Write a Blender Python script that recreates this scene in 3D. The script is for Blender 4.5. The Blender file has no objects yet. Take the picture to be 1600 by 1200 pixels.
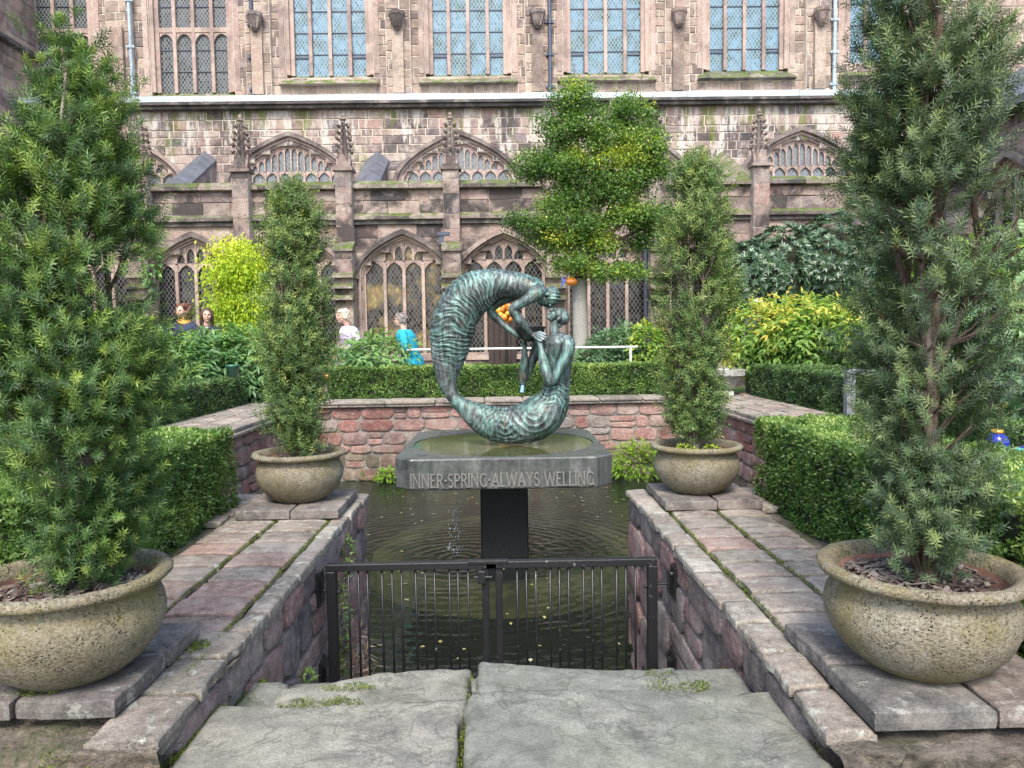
import bpy, math, random
import numpy as np
from mathutils import Vector, Matrix
random.seed(11); rng = np.random.default_rng(11)
PI = math.pi
scene = bpy.context.scene
C = scene.collection
# ------------------------------------------------------------------ camera
F = 1150.0
EYE = np.array([0.0, 0.0, 2.17])
def _n(v): v = np.array(v, float); return v / np.linalg.norm(v)
c_y = _n(((782 - 800) / F, (600 - 528) / F, -1))
_a = (c_y[0] + .0157 * c_y[1]) / -c_y[2]
c_x = _n((1, .0157, _a)); c_z = np.cross(c_x, c_y)
RM = np.array([c_x, c_y, c_z])
cam = bpy.data.objects.new('camera', bpy.data.cameras.new('camera')); C.objects.link(cam)
cam.data.lens = F / 1600 * 36; cam.data.sensor_width = 36; cam.data.clip_end = 600; cam.data.clip_start = .05
cam.matrix_world = Matrix.Translation(EYE.tolist()) @ Matrix(RM.tolist()).to_4x4()
scene.camera = cam
def P(u, v, y):
    "photo pixel at depth y -> (x, z)"
    d = RM @ np.array([(u - 800) / F, -(v - 600) / F, -1.0]); t = y / d[1]
    return float(d[0] * t), float(EYE[2] + d[2] * t)
def PZ(u, v, z):
    "photo pixel on the level z -> (x, y)"
    d = RM @ np.array([(u - 800) / F, -(v - 600) / F, -1.0]); t = (z - EYE[2]) / d[2]
    return float(d[0] * t), float(d[1] * t)
def proj(p):
    d = RM.T @ (np.array(p, float) - EYE)
    if d[2] > -.05: return None
    return 800 + F * d[0] / -d[2], 600 - F * d[1] / -d[2]
# ------------------------------------------------------------------ light
w = bpy.data.worlds.new('World'); scene.world = w; w.use_nodes = True
nt = w.node_tree; bg = nt.nodes['Background']
sky = nt.nodes.new('ShaderNodeTexSky'); sky.sky_type = 'NISHITA'; sky.sun_disc = False
SUN_EL, SUN_AZ = math.radians(50), math.radians(186)      # azimuth clockwise from +y
sky.sun_elevation = SUN_EL; sky.sun_rotation = SUN_AZ
sky.air_density = 1.0; sky.dust_density = 2.5; sky.ozone_density = 1.0
nt.links.new(sky.outputs[0], bg.inputs[0]); bg.inputs[1].default_value = .15
sun = bpy.data.objects.new('sun', bpy.data.lights.new('sun', 'SUN')); C.objects.link(sun)
sun.data.energy = 1.4; sun.data.angle = math.radians(14); sun.data.color = (1, .95, .87)
sd = Vector((math.sin(SUN_AZ) * math.cos(SUN_EL), math.cos(SUN_AZ) * math.cos(SUN_EL), math.sin(SUN_EL)))
sun.rotation_euler = sd.to_track_quat('Z', 'Y').to_euler()
sun.location = (0, 0, 20)
vs = scene.view_settings; vs.view_transform = 'Standard'; vs.look = 'None'; vs.gamma = 1; vs.exposure = 1.5
vs.use_curve_mapping = False
# ------------------------------------------------------------------ noise
def _h(i, j, k, s):
    n = (i * 73856093) ^ (j * 19349663) ^ (k * 83492791) ^ (s * 40503 + 12345)
    n = (n ^ (n >> 13)) & 0x7fffffff
    n = (n * 1274126177) & 0x7fffffff
    n = n ^ (n >> 15)
    return (n & 0xffff) / 65535.0
def vn(p, s=0):
    p = np.asarray(p, float)
    i = np.floor(p).astype(np.int64); f = p - i; f = f * f * (3 - 2 * f)
    r = 0
    for a in (0, 1):
        for b in (0, 1):
            for c in (0, 1):
                wgt = (f[..., 0] if a else 1 - f[..., 0]) * (f[..., 1] if b else 1 - f[..., 1]) * (f[..., 2] if c else 1 - f[..., 2])
                r = r + wgt * _h(i[..., 0] + a, i[..., 1] + b, i[..., 2] + c, s)
    return r
def fbm(p, o=4, s=0):
    p = np.asarray(p, float); r = 0; a = .5; t = 0
    for k in range(o): r = r + a * vn(p * 2 ** k, s + k); t += a; a *= .5
    return r / t
# ------------------------------------------------------------------ objects
def reg(o, parent):
    C.objects.link(o)
    if parent is not None: o.parent = parent
    return o
def wl(o):
    v = Vector((0, 0, 0))
    while o is not None: v = v + o.location; o = o.parent
    return v
def props(o, label=None, cat=None, group=None, kind=None):
    if label: o['label'] = label
    if cat: o['category'] = cat
    if group: o['group'] = group
    if kind: o['kind'] = kind
    return o
def thing(name, label, cat, loc=(0, 0, 0), group=None, kind=None):
    o = bpy.data.objects.new(name, None); o.empty_display_size = .1; o.location = loc
    return props(reg(o, None), label, cat, group, kind)
def me_np(name, V, Fq, mat, smooth=False, attrs=None):
    "mesh from numpy: V (n,3), Fq (m,k) all same size"
    me = bpy.data.meshes.new(name); V = np.ascontiguousarray(V, dtype=np.float32); Fq = np.ascontiguousarray(Fq, dtype=np.int32)
    me.vertices.add(len(V)); me.vertices.foreach_set('co', V.ravel())
    k = Fq.shape[1]; me.loops.add(Fq.size); me.loops.foreach_set('vertex_index', Fq.ravel())
    me.polygons.add(len(Fq)); me.polygons.foreach_set('loop_start', np.arange(0, Fq.size, k, dtype=np.int32))
    me.polygons.foreach_set('loop_total', np.full(len(Fq), k, dtype=np.int32))
    if smooth: me.polygons.foreach_set('use_smooth', np.ones(len(Fq), dtype=bool))
    if mat: me.materials.append(mat)
    me.update(calc_edges=True)
    for n, v in (attrs or {}).items():
        a = me.attributes.new(n, 'FLOAT', 'POINT'); a.data.foreach_set('value', np.ascontiguousarray(v, dtype=np.float32))
    return me
def add(name, me, parent=None, local=False):
    o = bpy.data.objects.new(name, me); reg(o, parent)
    if parent is not None and not local: o.location = -wl(parent)
    return o
def dup_tree(root, loc, label=None, rotz=0, scale=None):
    def cp(o, par):
        c = o.copy(); C.objects.link(c); c.parent = par
        for ch in list(o.children): cp(ch, c)
        return c
    r = cp(root, None); r.location = loc; r.rotation_euler = (0, 0, rotz)
    if scale: r.scale = (scale,) * 3
    if label: r['label'] = label
    return r
class MB:
    def __init__(s): s.v = []; s.f = []; s.M = Matrix.Identity(4)
    def _add(s, vs_, fs):
        b = len(s.v)
        for p in vs_: s.v.append(tuple(s.M @ Vector(p)))
        for f in fs: s.f.append(tuple(b + i for i in f))
    def box(s, x0, x1, y0, y1, z0, z1, ch=0):
        if ch > 0:
            c = min(ch, (x1 - x0) * .45, (y1 - y0) * .45, (z1 - z0) * .45); V = []; idx = {}
            import itertools
            for sx, sy, sz in itertools.product((0, 1), repeat=3):
                X = (x0, x1)[sx]; Y = (y0, y1)[sy]; Z = (z0, z1)[sz]
                ix = c if not sx else -c; iy = c if not sy else -c; iz = c if not sz else -c
                idx[(sx, sy, sz)] = (len(V), len(V) + 1, len(V) + 2)
                V += [(X, Y + iy, Z + iz), (X + ix, Y, Z + iz), (X + ix, Y + iy, Z)]
            Fc = []
            I = lambda a, b, c_, k: idx[(a, b, c_)][k]
            for sx in (0, 1):
                q = [I(sx, 0, 0, 0), I(sx, 1, 0, 0), I(sx, 1, 1, 0), I(sx, 0, 1, 0)]; Fc.append(q if sx else q[::-1])
            for sy in (0, 1):
                q = [I(0, sy, 0, 1), I(1, sy, 0, 1), I(1, sy, 1, 1), I(0, sy, 1, 1)]; Fc.append(q[::-1] if sy else q)
            for sz in (0, 1):
                q = [I(0, 0, sz, 2), I(1, 0, sz, 2), I(1, 1, sz, 2), I(0, 1, sz, 2)]; Fc.append(q if sz else q[::-1])
            for a in (0, 1):
                for b in (0, 1):
                    q = [I(0, a, b, 1), I(0, a, b, 2), I(1, a, b, 2), I(1, a, b, 1)]; Fc.append(q if a == b else q[::-1])
                    q = [I(a, 0, b, 2), I(a, 0, b, 0), I(a, 1, b, 0), I(a, 1, b, 2)]; Fc.append(q if a == b else q[::-1])
                    q = [I(a, b, 0, 0), I(a, b, 0, 1), I(a, b, 1, 1), I(a, b, 1, 0)]; Fc.append(q if a == b else q[::-1])
                    for c2 in (0, 1):
                        t = list(idx[(a, b, c2)]); Fc.append(t if (a + b + c2) % 2 else t[::-1])
            s._add(V, Fc); return s
        V = [(x0, y0, z0), (x1, y0, z0), (x1, y1, z0), (x0, y1, z0), (x0, y0, z1), (x1, y0, z1), (x1, y1, z1), (x0, y1, z1)]
        s._add(V, [(0, 3, 2, 1), (4, 5, 6, 7), (0, 1, 5, 4), (1, 2, 6, 5), (2, 3, 7, 6), (3, 0, 4, 7)]); return s
    def poly(s, pts, y0, y1):
        "extrude an x-z polygon from y0 to y1 (convex or star-ish)"
        n = len(pts); V = [(p[0], y0, p[1]) for p in pts] + [(p[0], y1, p[1]) for p in pts]
        s._add(V, [tuple(range(n)), tuple(range(2 * n - 1, n - 1, -1))] + [(i, n + i, n + (i + 1) % n, (i + 1) % n) for i in range(n)]); return s
    def prism(s, pts, z0, z1):
        n = len(pts); V = [(p[0], p[1], z0) for p in pts] + [(p[0], p[1], z1) for p in pts]
        s._add(V, [tuple(range(n - 1, -1, -1)), tuple(range(n, 2 * n))] + [(i, (i + 1) % n, n + (i + 1) % n, n + i) for i in range(n)]); return s
    def band(s, A, B, y0, y1):
        "solid strip between two x-z polylines A (lower/outer) and B"
        n = len(A); V = []
        for a, b in zip(A, B): V += [(a[0], y0, a[1]), (b[0], y0, b[1]), (b[0], y1, b[1]), (a[0], y1, a[1])]
        Fc = [(0, 1, 2, 3), tuple(4 * (n - 1) + i for i in (3, 2, 1, 0))]
        for i in range(n - 1):
            for k in range(4): Fc.append((4 * i + k, 4 * i + 4 + k, 4 * i + 4 + (k + 1) % 4, 4 * i + (k + 1) % 4))
        s._add(V, Fc); return s
    def bar(s, pts, wd, y0, y1):
        A = []; B = []; n = len(pts)
        for i, p in enumerate(pts):
            a = pts[max(0, i - 1)]; b = pts[min(n - 1, i + 1)]; dx, dz = b[0] - a[0], b[1] - a[1]; L = math.hypot(dx, dz) or 1
            nx, nz = -dz / L * wd / 2, dx / L * wd / 2
            A.append((p[0] + nx, p[1] + nz)); B.append((p[0] - nx, p[1] - nz))
        return s.band(A, B, y0, y1)
    def tube(s, pts, rad, n=8, caps=True, sq=(1, 1)):
        pts = [Vector(p) for p in pts]; m = len(pts)
        if not hasattr(rad, '__len__'): rad = [rad] * m
        t0 = (pts[1] - pts[0]).normalized(); up = Vector((0, 0, 1)) if abs(t0.z) < .9 else Vector((0, 1, 0))
        V = []
        for i, p in enumerate(pts):
            t = (pts[min(m - 1, i + 1)] - pts[max(0, i - 1)]).normalized()
            sx = t.cross(up); sx = sx.normalized() if sx.length > 1e-4 else Vector((1, 0, 0)); sy = sx.cross(t).normalized(); up = sy
            for k in range(n):
                a = 2 * PI * k / n; V.append(p + (sx * math.cos(a) * sq[0] + sy * math.sin(a) * sq[1]) * rad[i])
        Fc = []
        for i in range(m - 1):
            for k in range(n): Fc.append((i * n + k, i * n + (k + 1) % n, (i + 1) * n + (k + 1) % n, (i + 1) * n + k))
        if caps: Fc += [tuple(range(n - 1, -1, -1)), tuple(range((m - 1) * n, m * n))]
        s._add(V, Fc); return s
    def lathe(s, prof, n=32, c=(0, 0, 0)):
        V = []; Fc = []; m = len(prof)
        for r, z in prof:
            for k in range(n): a = 2 * PI * k / n; V.append((c[0] + r * math.cos(a), c[1] + r * math.sin(a), c[2] + z))
        for i in range(m - 1):
            for k in range(n): Fc.append((i * n + k, i * n + (k + 1) % n, (i + 1) * n + (k + 1) % n, (i + 1) * n + k))
        s._add(V, Fc); return s
    def ball(s, c, r, n=12, m=8, R=None):
        if not hasattr(r, '__len__'): r = (r, r, r)
        V = []; Fc = []; R = R or Matrix.Identity(3)
        for i in range(m + 1):
            ph = PI * i / m
            for k in range(n):
                a = 2 * PI * k / n
                V.append(Vector(c) + R @ Vector((r[0] * math.sin(ph) * math.cos(a), r[1] * math.sin(ph) * math.sin(a), -r[2] * math.cos(ph))))
        for i in range(m):
            for k in range(n): Fc.append((i * n + k, i * n + (k + 1) % n, (i + 1) * n + (k + 1) % n, (i + 1) * n + k))
        s._add(V, Fc); return s
    def mesh(s, name, mat, smooth=False):
        me = bpy.data.meshes.new(name); me.from_pydata(s.v, [], s.f)
        if mat: me.materials.append(mat)
        if smooth: me.polygons.foreach_set('use_smooth', [True] * len(me.polygons))
        me.validate(); me.update(); return me
    def build(s, name, mat, parent=None, smooth=False, local=False):
        return add(name, s.mesh(name, mat, smooth), parent, local)
def voxel(o, size, smooth=2, fac=.5):
    "merge the overlapping volumes of an object into one skin"
    md = o.modifiers.new('r', 'REMESH'); md.mode = 'VOXEL'; md.voxel_size = size; md.use_smooth_shade = True
    if smooth: m2 = o.modifiers.new('s', 'SMOOTH'); m2.iterations = smooth; m2.factor = fac
    dg = bpy.context.evaluated_depsgraph_get(); me = bpy.data.meshes.new_from_object(o.evaluated_get(dg))
    mats = list(o.data.materials); o.modifiers.clear(); o.data = me
    me.materials.clear()
    for m in mats: me.materials.append(m)
    me.polygons.foreach_set('use_smooth', np.ones(len(me.polygons), dtype=bool))
    return o
# ------------------------------------------------------------------ materials
class N:
    def __init__(s, name):
        s.m = bpy.data.materials.new(name); s.m.use_nodes = True; s.t = s.m.node_tree
        s.b = s.t.nodes['Principled BSDF']; s.out = s.t.nodes['Material Output']
    def n(s, typ, _out=0, **kw):
        nd = s.t.nodes.new('ShaderNode' + typ); ins = {}
        for k, v in kw.items():
            if k.startswith('i'): ins[k[1:]] = v
            else: setattr(nd, k, v)
        for k, v in ins.items():
            sock = nd.inputs[int(k)] if k.isdigit() else nd.inputs[k.replace('_', ' ')]
            s.set(sock, v)
        nd_out = nd.outputs[_out]
        return nd_out
    def set(s, sock, v):
        if isinstance(v, bpy.types.NodeSocket): s.t.links.new(v, sock)
        elif hasattr(v, '__len__') and sock.type == 'RGBA' and len(v) == 3: sock.default_value = (*v, 1)
        else: sock.default_value = v
    def pos(s): return s.n('NewGeometry', 'Position')
    def math(s, op, a, b=0.0, c=None, clamp=False):
        o = s.n('Math', operation=op, i0=a, i1=b, use_clamp=clamp)
        return o
    def noise(s, scale, detail=3, rough=.55, vec=None, out=0, dist=0):
        o = s.n('TexNoise', out, iScale=scale, iDetail=detail, iRoughness=rough, iDistortion=dist)
        s.t.links.new(vec if vec is not None else s.pos(), o.node.inputs['Vector']); return o
    def vor(s, scale, feature='F1', out=0, vec=None):
        o = s.n('TexVoronoi', out, feature=feature, iScale=scale)
        s.t.links.new(vec if vec is not None else s.pos(), o.node.inputs['Vector']); return o
    def ramp(s, fac, stops, interp='LINEAR'):
        o = s.n('ValToRGB'); cr = o.node.color_ramp; cr.interpolation = interp
        while len(cr.elements) < len(stops): cr.elements.new(.5)
        for e, (p, c) in zip(cr.elements, stops):
            e.position = p; e.color = (*c, 1) if hasattr(c, '__len__') else (c, c, c, 1)
        s.t.links.new(fac, o.node.inputs[0]); return o
    def mix(s, fac, a, b, mode='MIX'):
        o = s.n('Mix', 2, data_type='RGBA', blend_type=mode); nd = o.node
        s.set(nd.inputs[0], fac); s.set(nd.inputs[6], a); s.set(nd.inputs[7], b); return o
    def rng(s, v, a, b, c, d):
        o = s.n('MapRange', iValue=v); nd = o.node
        for k, x in zip(('From Min', 'From Max', 'To Min', 'To Max'), (a, b, c, d)): nd.inputs[k].default_value = x
        return o
    def rnd(s):
        a = s.n('ObjectInfo', 'Random'); b = s.n('NewGeometry', 'Random Per Island')
        return s.math('FRACT', s.math('ADD', a, s.math('MULTIPLY', b, 7.31)))
    def up(s):
        o = s.n('SeparateXYZ', 2); s.t.links.new(s.n('NewGeometry', 'Normal'), o.node.inputs[0]); return o
    def bump(s, h, strength, dist, normal=None):
        o = s.n('Bump', iHeight=h, iStrength=strength, iDistance=dist)
        if normal is not None: s.t.links.new(normal, o.node.inputs['Normal'])
        return o
    def done(s, col, rough=.8, bump=None, spec=None, metal=None):
        s.set(s.b.inputs['Base Color'], col); s.set(s.b.inputs['Roughness'], rough)
        if bump is not None: s.set(s.b.inputs['Normal'], bump)
        if spec is not None: s.set(s.b.inputs['Specular IOR Level'], spec)
        if metal is not None: s.set(s.b.inputs['Metallic'], metal)
        return s.m
def simple(name, col, rough=.6, metal=0, spec=.5, var=.15, scale=30, bump=.0, bscale=60):
    a = N(name); nz = a.noise(scale)
    c = a.mix(1.0, col, a.ramp(nz, [(.3, 1 - var), (.7, 1 + var)]), 'MULTIPLY')
    b = a.bump(a.noise(bscale), .5, bump) if bump else None
    return a.done(c, rough, b, spec, metal)
def stone(name, cols, fine=25, soot=(.03, .028, .03), soot_amt=.5, moss=.3, bump=.012, lich=0, rough=.9, mosscol=(.055, .075, .02), bscale=18, stain=.9, upmoss=.6, streak=None):
    a = N(name); r = a.rnd(); k = len(cols)
    base = a.ramp(r, [((i + .5) / k, c) for i, c in enumerate(cols)])
    nz = a.noise(fine, 5, .65); c = a.mix(1.0, base, a.ramp(nz, [(.28, .5), (.42, .86), (.55, 1.08), (.75, 1.5)]), 'MULTIPLY')
    c = a.mix(1.0, c, a.ramp(a.noise(fine * 6, 3, .7), [(.34, .66), (.5, 1.), (.66, 1.34)]), 'MULTIPLY')
    n2 = a.noise(3.1, 4, .6); c = a.mix(a.math('MULTIPLY', a.ramp(n2, [(.48, 0.), (.66, 1.)]), .42), c, (.50, .44, .38), 'MIX')
    st = a.noise(stain, 5, .7, dist=.4)
    # sooty stones: some stones take it more than others
    sm = a.math('MULTIPLY', a.ramp(a.math('ADD', st, a.math('MULTIPLY', a.math('FRACT', a.math('MULTIPLY', r, 13.7)), .16)), [(.56, 0.), (.68, 1.)]), soot_amt)
    c = a.mix(sm, c, soot)
    if lich:
        lm = a.math('MULTIPLY', a.ramp(a.noise(14, 6, .75), [(.56, 0.), (.62, 1.)]), lich); c = a.mix(lm, c, (.42, .44, .38))
    if moss:
        u = a.up(); mn = a.noise(5, 6, .7)
        mm = a.ramp(a.math('ADD', mn, a.math('MULTIPLY', a.math('MAXIMUM', u, 0.), upmoss * .22)), [(.60 - .10 * moss, 0.), (.78 - .10 * moss, 1.)])
        c = a.mix(a.math('MULTIPLY', mm, min(1, moss * 1.6)), c, a.mix(a.ramp(a.noise(22, 5, .7), [(.35, 0.), (.65, 1.)]), tuple(x * .5 for x in mosscol), tuple(x * 1.9 for x in mosscol)))
    if streak:      # algae and lime runs below a ledge
        z = a.n('SeparateXYZ', 0).node; a.t.links.new(a.pos(), z.inputs[0]); hz = a.rng(z.outputs[2], streak[0], streak[1], 0., 1.)
        v = a.n('VectorMath', 0, operation='MULTIPLY', i0=a.pos(), i1=(1.6, 1.6, .45)); g1 = a.noise(1, 6, .7, vec=v); v2 = a.n('VectorMath', 0, operation='MULTIPLY', i0=a.pos(), i1=(2.6, 2.6, .5)); g2 = a.noise(1.3, 6, .75, vec=v2)
        c = a.mix(a.ramp(a.math('ADD', g2, a.math('MULTIPLY', hz, .12)), [(.60, 0.), (.68, .75)]), c, (.55, .52, .47))
        c = a.mix(a.ramp(a.math('ADD', g1, a.math('MULTIPLY', hz, .20)), [(.70, 0.), (.78, .8)]), c, a.mix(a.noise(25, 4), (.05, .06, .015), (.20, .23, .05)))
    h = a.math('ADD', a.noise(bscale, 8, .7), a.math('MULTIPLY', a.noise(bscale * 5, 4, .7), .35))
    return a.done(c, rough, a.bump(h, .9, bump), .3)
def leafmat(name, stops, rough=.5, trans=.25, spec=.4):
    a = N(name); t = a.n('Attribute', 'Fac', attribute_name='tint')
    r = a.n('NewGeometry', 'Random Per Island'); f = a.math('ADD', t, a.math('MULTIPLY', a.math('SUBTRACT', r, .5), .25))
    c = a.ramp(f, stops)
    a.done(c, rough, None, spec)
    tr = a.n('BsdfTranslucent', iColor=a.mix(1.0, c, (1.3, 1.5, .7), 'MULTIPLY'))
    ms = a.n('MixShader', i0=trans, i1=a.b.outputs[0], i2=tr); a.t.links.new(ms, a.out.inputs[0])
    return a.m
# palette: base colours
SAND = [(.27, .20, .175), (.34, .26, .225), (.22, .165, .15), (.44, .37, .32), (.26, .185, .17), (.31, .23, .20), (.18, .145, .145), (.40, .32, .28), (.30, .19, .16), (.14, .125, .13)]
m_nave = stone('nave_sandstone', SAND, soot_amt=.75, moss=0, streak=(5.8, 8.75), bump=.02, bscale=9, stain=.8)
m_upper = stone('upper_sandstone', [(.30, .225, .18), (.36, .275, .22), (.25, .185, .155), (.42, .34, .27), (.28, .205, .17), (.21, .16, .15)], soot_amt=.45, moss=.05, bump=.02, bscale=9)
m_clo = stone('cloister_sandstone', [(.275, .21, .18), (.21, .165, .15), (.35, .265, .22), (.15, .13, .13), (.30, .205, .175), (.24, .19, .17), (.38, .31, .265)], soot_amt=.85, moss=.2, bump=.02, bscale=9, stain=1.1)
m_mortar = simple('mortar', (.56, .50, .42), .95, scale=8, var=.25, bump=.01)
m_mortd = simple('weathered_mortar', (.36, .31, .27), .95, scale=8, var=.3, bump=.01)
m_trac = stone('tracery_sandstone', [(.37, .28, .24), (.42, .32, .27), (.34, .25, .22)], soot_amt=.35, moss=0, bump=.008)
m_hood = stone('hood_sandstone', [(.22, .17, .15), (.27, .20, .175), (.17, .14, .13)], soot_amt=.7, moss=.3, bump=.012)
m_coping = stone('mossy_coping', [(.20, .17, .15), (.26, .21, .18), (.14, .12, .115)], soot_amt=.8, moss=.7, bump=.015, mosscol=(.075, .105, .022), upmoss=.75)
m_dark = stone('sooty_string', [(.07, .065, .065), (.10, .09, .085)], soot_amt=.6, moss=.4, bump=.01)
m_lead = simple('lead_flashing', (.42, .50, .52), .45, .3, var=.2, scale=3, bump=.003)
m_leadroof = simple('lead_roof', (.12, .13, .15), .55, .2, var=.3, scale=4, bump=.004)
m_pipe = simple('painted_pipe', (.06, .07, .10), .4, .2, var=.3)
m_pipel = simple('lead_pipe', (.34, .42, .46), .5, .3, var=.25, scale=6)
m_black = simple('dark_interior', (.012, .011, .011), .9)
m_door = simple('dark_oak', (.035, .022, .018), .6, var=.3, scale=12)
def glassmat(name, base, lead, fx, fz, width, rough=.12, wob=.35, tint=None, spec=.8):
    "leaded diamond quarries"
    a = N(name); p = a.n('SeparateXYZ', 0); nd = p.node; a.t.links.new(a.pos(), nd.inputs[0]); X, Z = nd.outputs[0], nd.outputs[2]
    A = a.math('MULTIPLY', X, fx); B = a.math('MULTIPLY', Z, fz)
    s1 = a.math('ADD', A, B); s2 = a.math('SUBTRACT', A, B)
    def line(s): return a.math('LESS_THAN', a.math('ABSOLUTE', a.math('SUBTRACT', a.math('FRACT', s), .5)), width)
    ln = a.math('MAXIMUM', line(s1), line(s2))
    cell = a.n('TexWhiteNoise', 0, noise_dimensions='2D'); cv = a.n('CombineXYZ', i0=a.math('FLOOR', a.math('ADD', s1, .5)), i1=a.math('FLOOR', a.math('ADD', s2, .5))); a.t.links.new(cv, cell.node.inputs['Vector'])
    col = a.mix(cell, base, tuple(min(1, x * 1.9 + .015) for x in base))
    if tint: col = a.mix(a.ramp(a.noise(1.7, 3), [(.48, 0.), (.62, 1.)]), col, a.mix(cell, tint, tuple(x * .4 for x in tint)))
    col = a.mix(ln, col, lead)
    r = a.math('ADD', a.math('MULTIPLY', ln, .5), rough)
    cw = a.n('TexWhiteNoise', 1, noise_dimensions='2D'); a.t.links.new(cv, cw.node.inputs['Vector'])
    nrm = a.n('NewGeometry', 'Normal'); v = a.n('VectorMath', 0, operation='MULTIPLY_ADD', i1=(wob, wob, wob)); a.t.links.new(cw, v.node.inputs[0]); 
    a.set(v.node.inputs[2], (-wob / 2, -wob / 2, -wob / 2)); ad = a.n('VectorMath', 0, operation='ADD', i0=nrm, i1=v); nn = a.n('VectorMath', 0, operation='NORMALIZE', i0=ad)
    return a.done(col, r, nn, spec)
m_gdark = glassmat('dark_leaded_glass', (.006, .006, .008), (.13, .128, .12), 10, 6.8, .065, .12, .10, spec=.35)
m_gamber = glassmat('amber_leaded_glass', (.010, .009, .010), (.12, .115, .105), 10, 6.8, .065, .12, .10, tint=(.34, .25, .09), spec=.35)
m_gnave = glassmat('grey_leaded_glass', (.075, .09, .10), (.22, .23, .23), 10, 8, .09, .15, .15, spec=.5)
m_gsky = glassmat('painted_sky_leaded_glass', (.06, .125, .175), (.22, .30, .33), 9.5, 6.2, .10, .12, .16, tint=(.05, .12, .12), spec=.55)  # blue of the reflected sky is painted into the base colour
m_ggrey = glassmat('dull_leaded_glass', (.025, .03, .033), (.17, .18, .175), 9.5, 6.6, .13, .2, .12, spec=.4)
# ------------------------------------------------------------------ masonry
def unit_blocks(kind, k, mats):
    "k unit stones: x,z in -.5...5, front at y=-1, back at y=0"
    out = []
    R = random.Random(5 if kind == 'ashlar' else 9)
    for q in range(k):
        if kind == 'ashlar':
            j = lambda s=.012: R.uniform(-s, s)
            ox = [(-.5 + j(), -.5 + j(.03)), (.5 + j(), -.5 + j(.03)), (.5 + j(), .5 + j(.03)), (-.5 + j(), .5 + j(.03))]
            V = [(x, 0, z) for x, z in ox] + [(x, -.72 + j(.1), z) for x, z in ox] + [(x * .955, -1 + j(.12), z * .9) for x, z in ox]
            Fc = []
            for L in (0, 4):
                for i in range(4): Fc.append((L + i, L + (i + 1) % 4, L + 4 + (i + 1) % 4, L + 4 + i))
            Fc.append((8, 9, 10, 11)); sm = False
        else:
            n = 12; V = []; Fc = []; ph = R.uniform(0, 6.28); pw = R.uniform(4.5, 9)
            outl = []
            for i in range(n):
                a = 2 * PI * i / n + .13; c, s = math.cos(a), math.sin(a); r = (abs(c) ** pw + abs(s) ** pw) ** (-1 / pw) * .5
                r *= 1 + R.uniform(-.09, .035); outl.append((r * c, r * s))
            for sc, y in ((1, 0), (.985, -.72), (.90, -.95), (.5, -1.0)):
                for x, z in outl: V.append((x * sc, y + R.uniform(-.1, .1) * (y != 0), z * sc))
            V.append((0, -1.0, 0))
            for L in range(3):
                for i in range(n): Fc.append((L * n + i, L * n + (i + 1) % n, (L + 1) * n + (i + 1) % n, (L + 1) * n + i))
            for i in range(n): Fc.append((3 * n + i, 3 * n + (i + 1) % n, 4 * n))
            sm = True
        ms = []
        for mt in mats:
            me = bpy.data.meshes.new('stone_block'); me.from_pydata(V, [], Fc); me.materials.append(mt)
            if sm: me.polygons.foreach_set('use_smooth', [True] * len(me.polygons))
            me.update(); ms.append(me)
        out.append((V, Fc, ms, sm))
    return out
def frame(x, y, ang=0): return Matrix.Translation((x, y, 0)) @ Matrix.Rotation(ang, 4, 'Z')
_UB = {}
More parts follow.
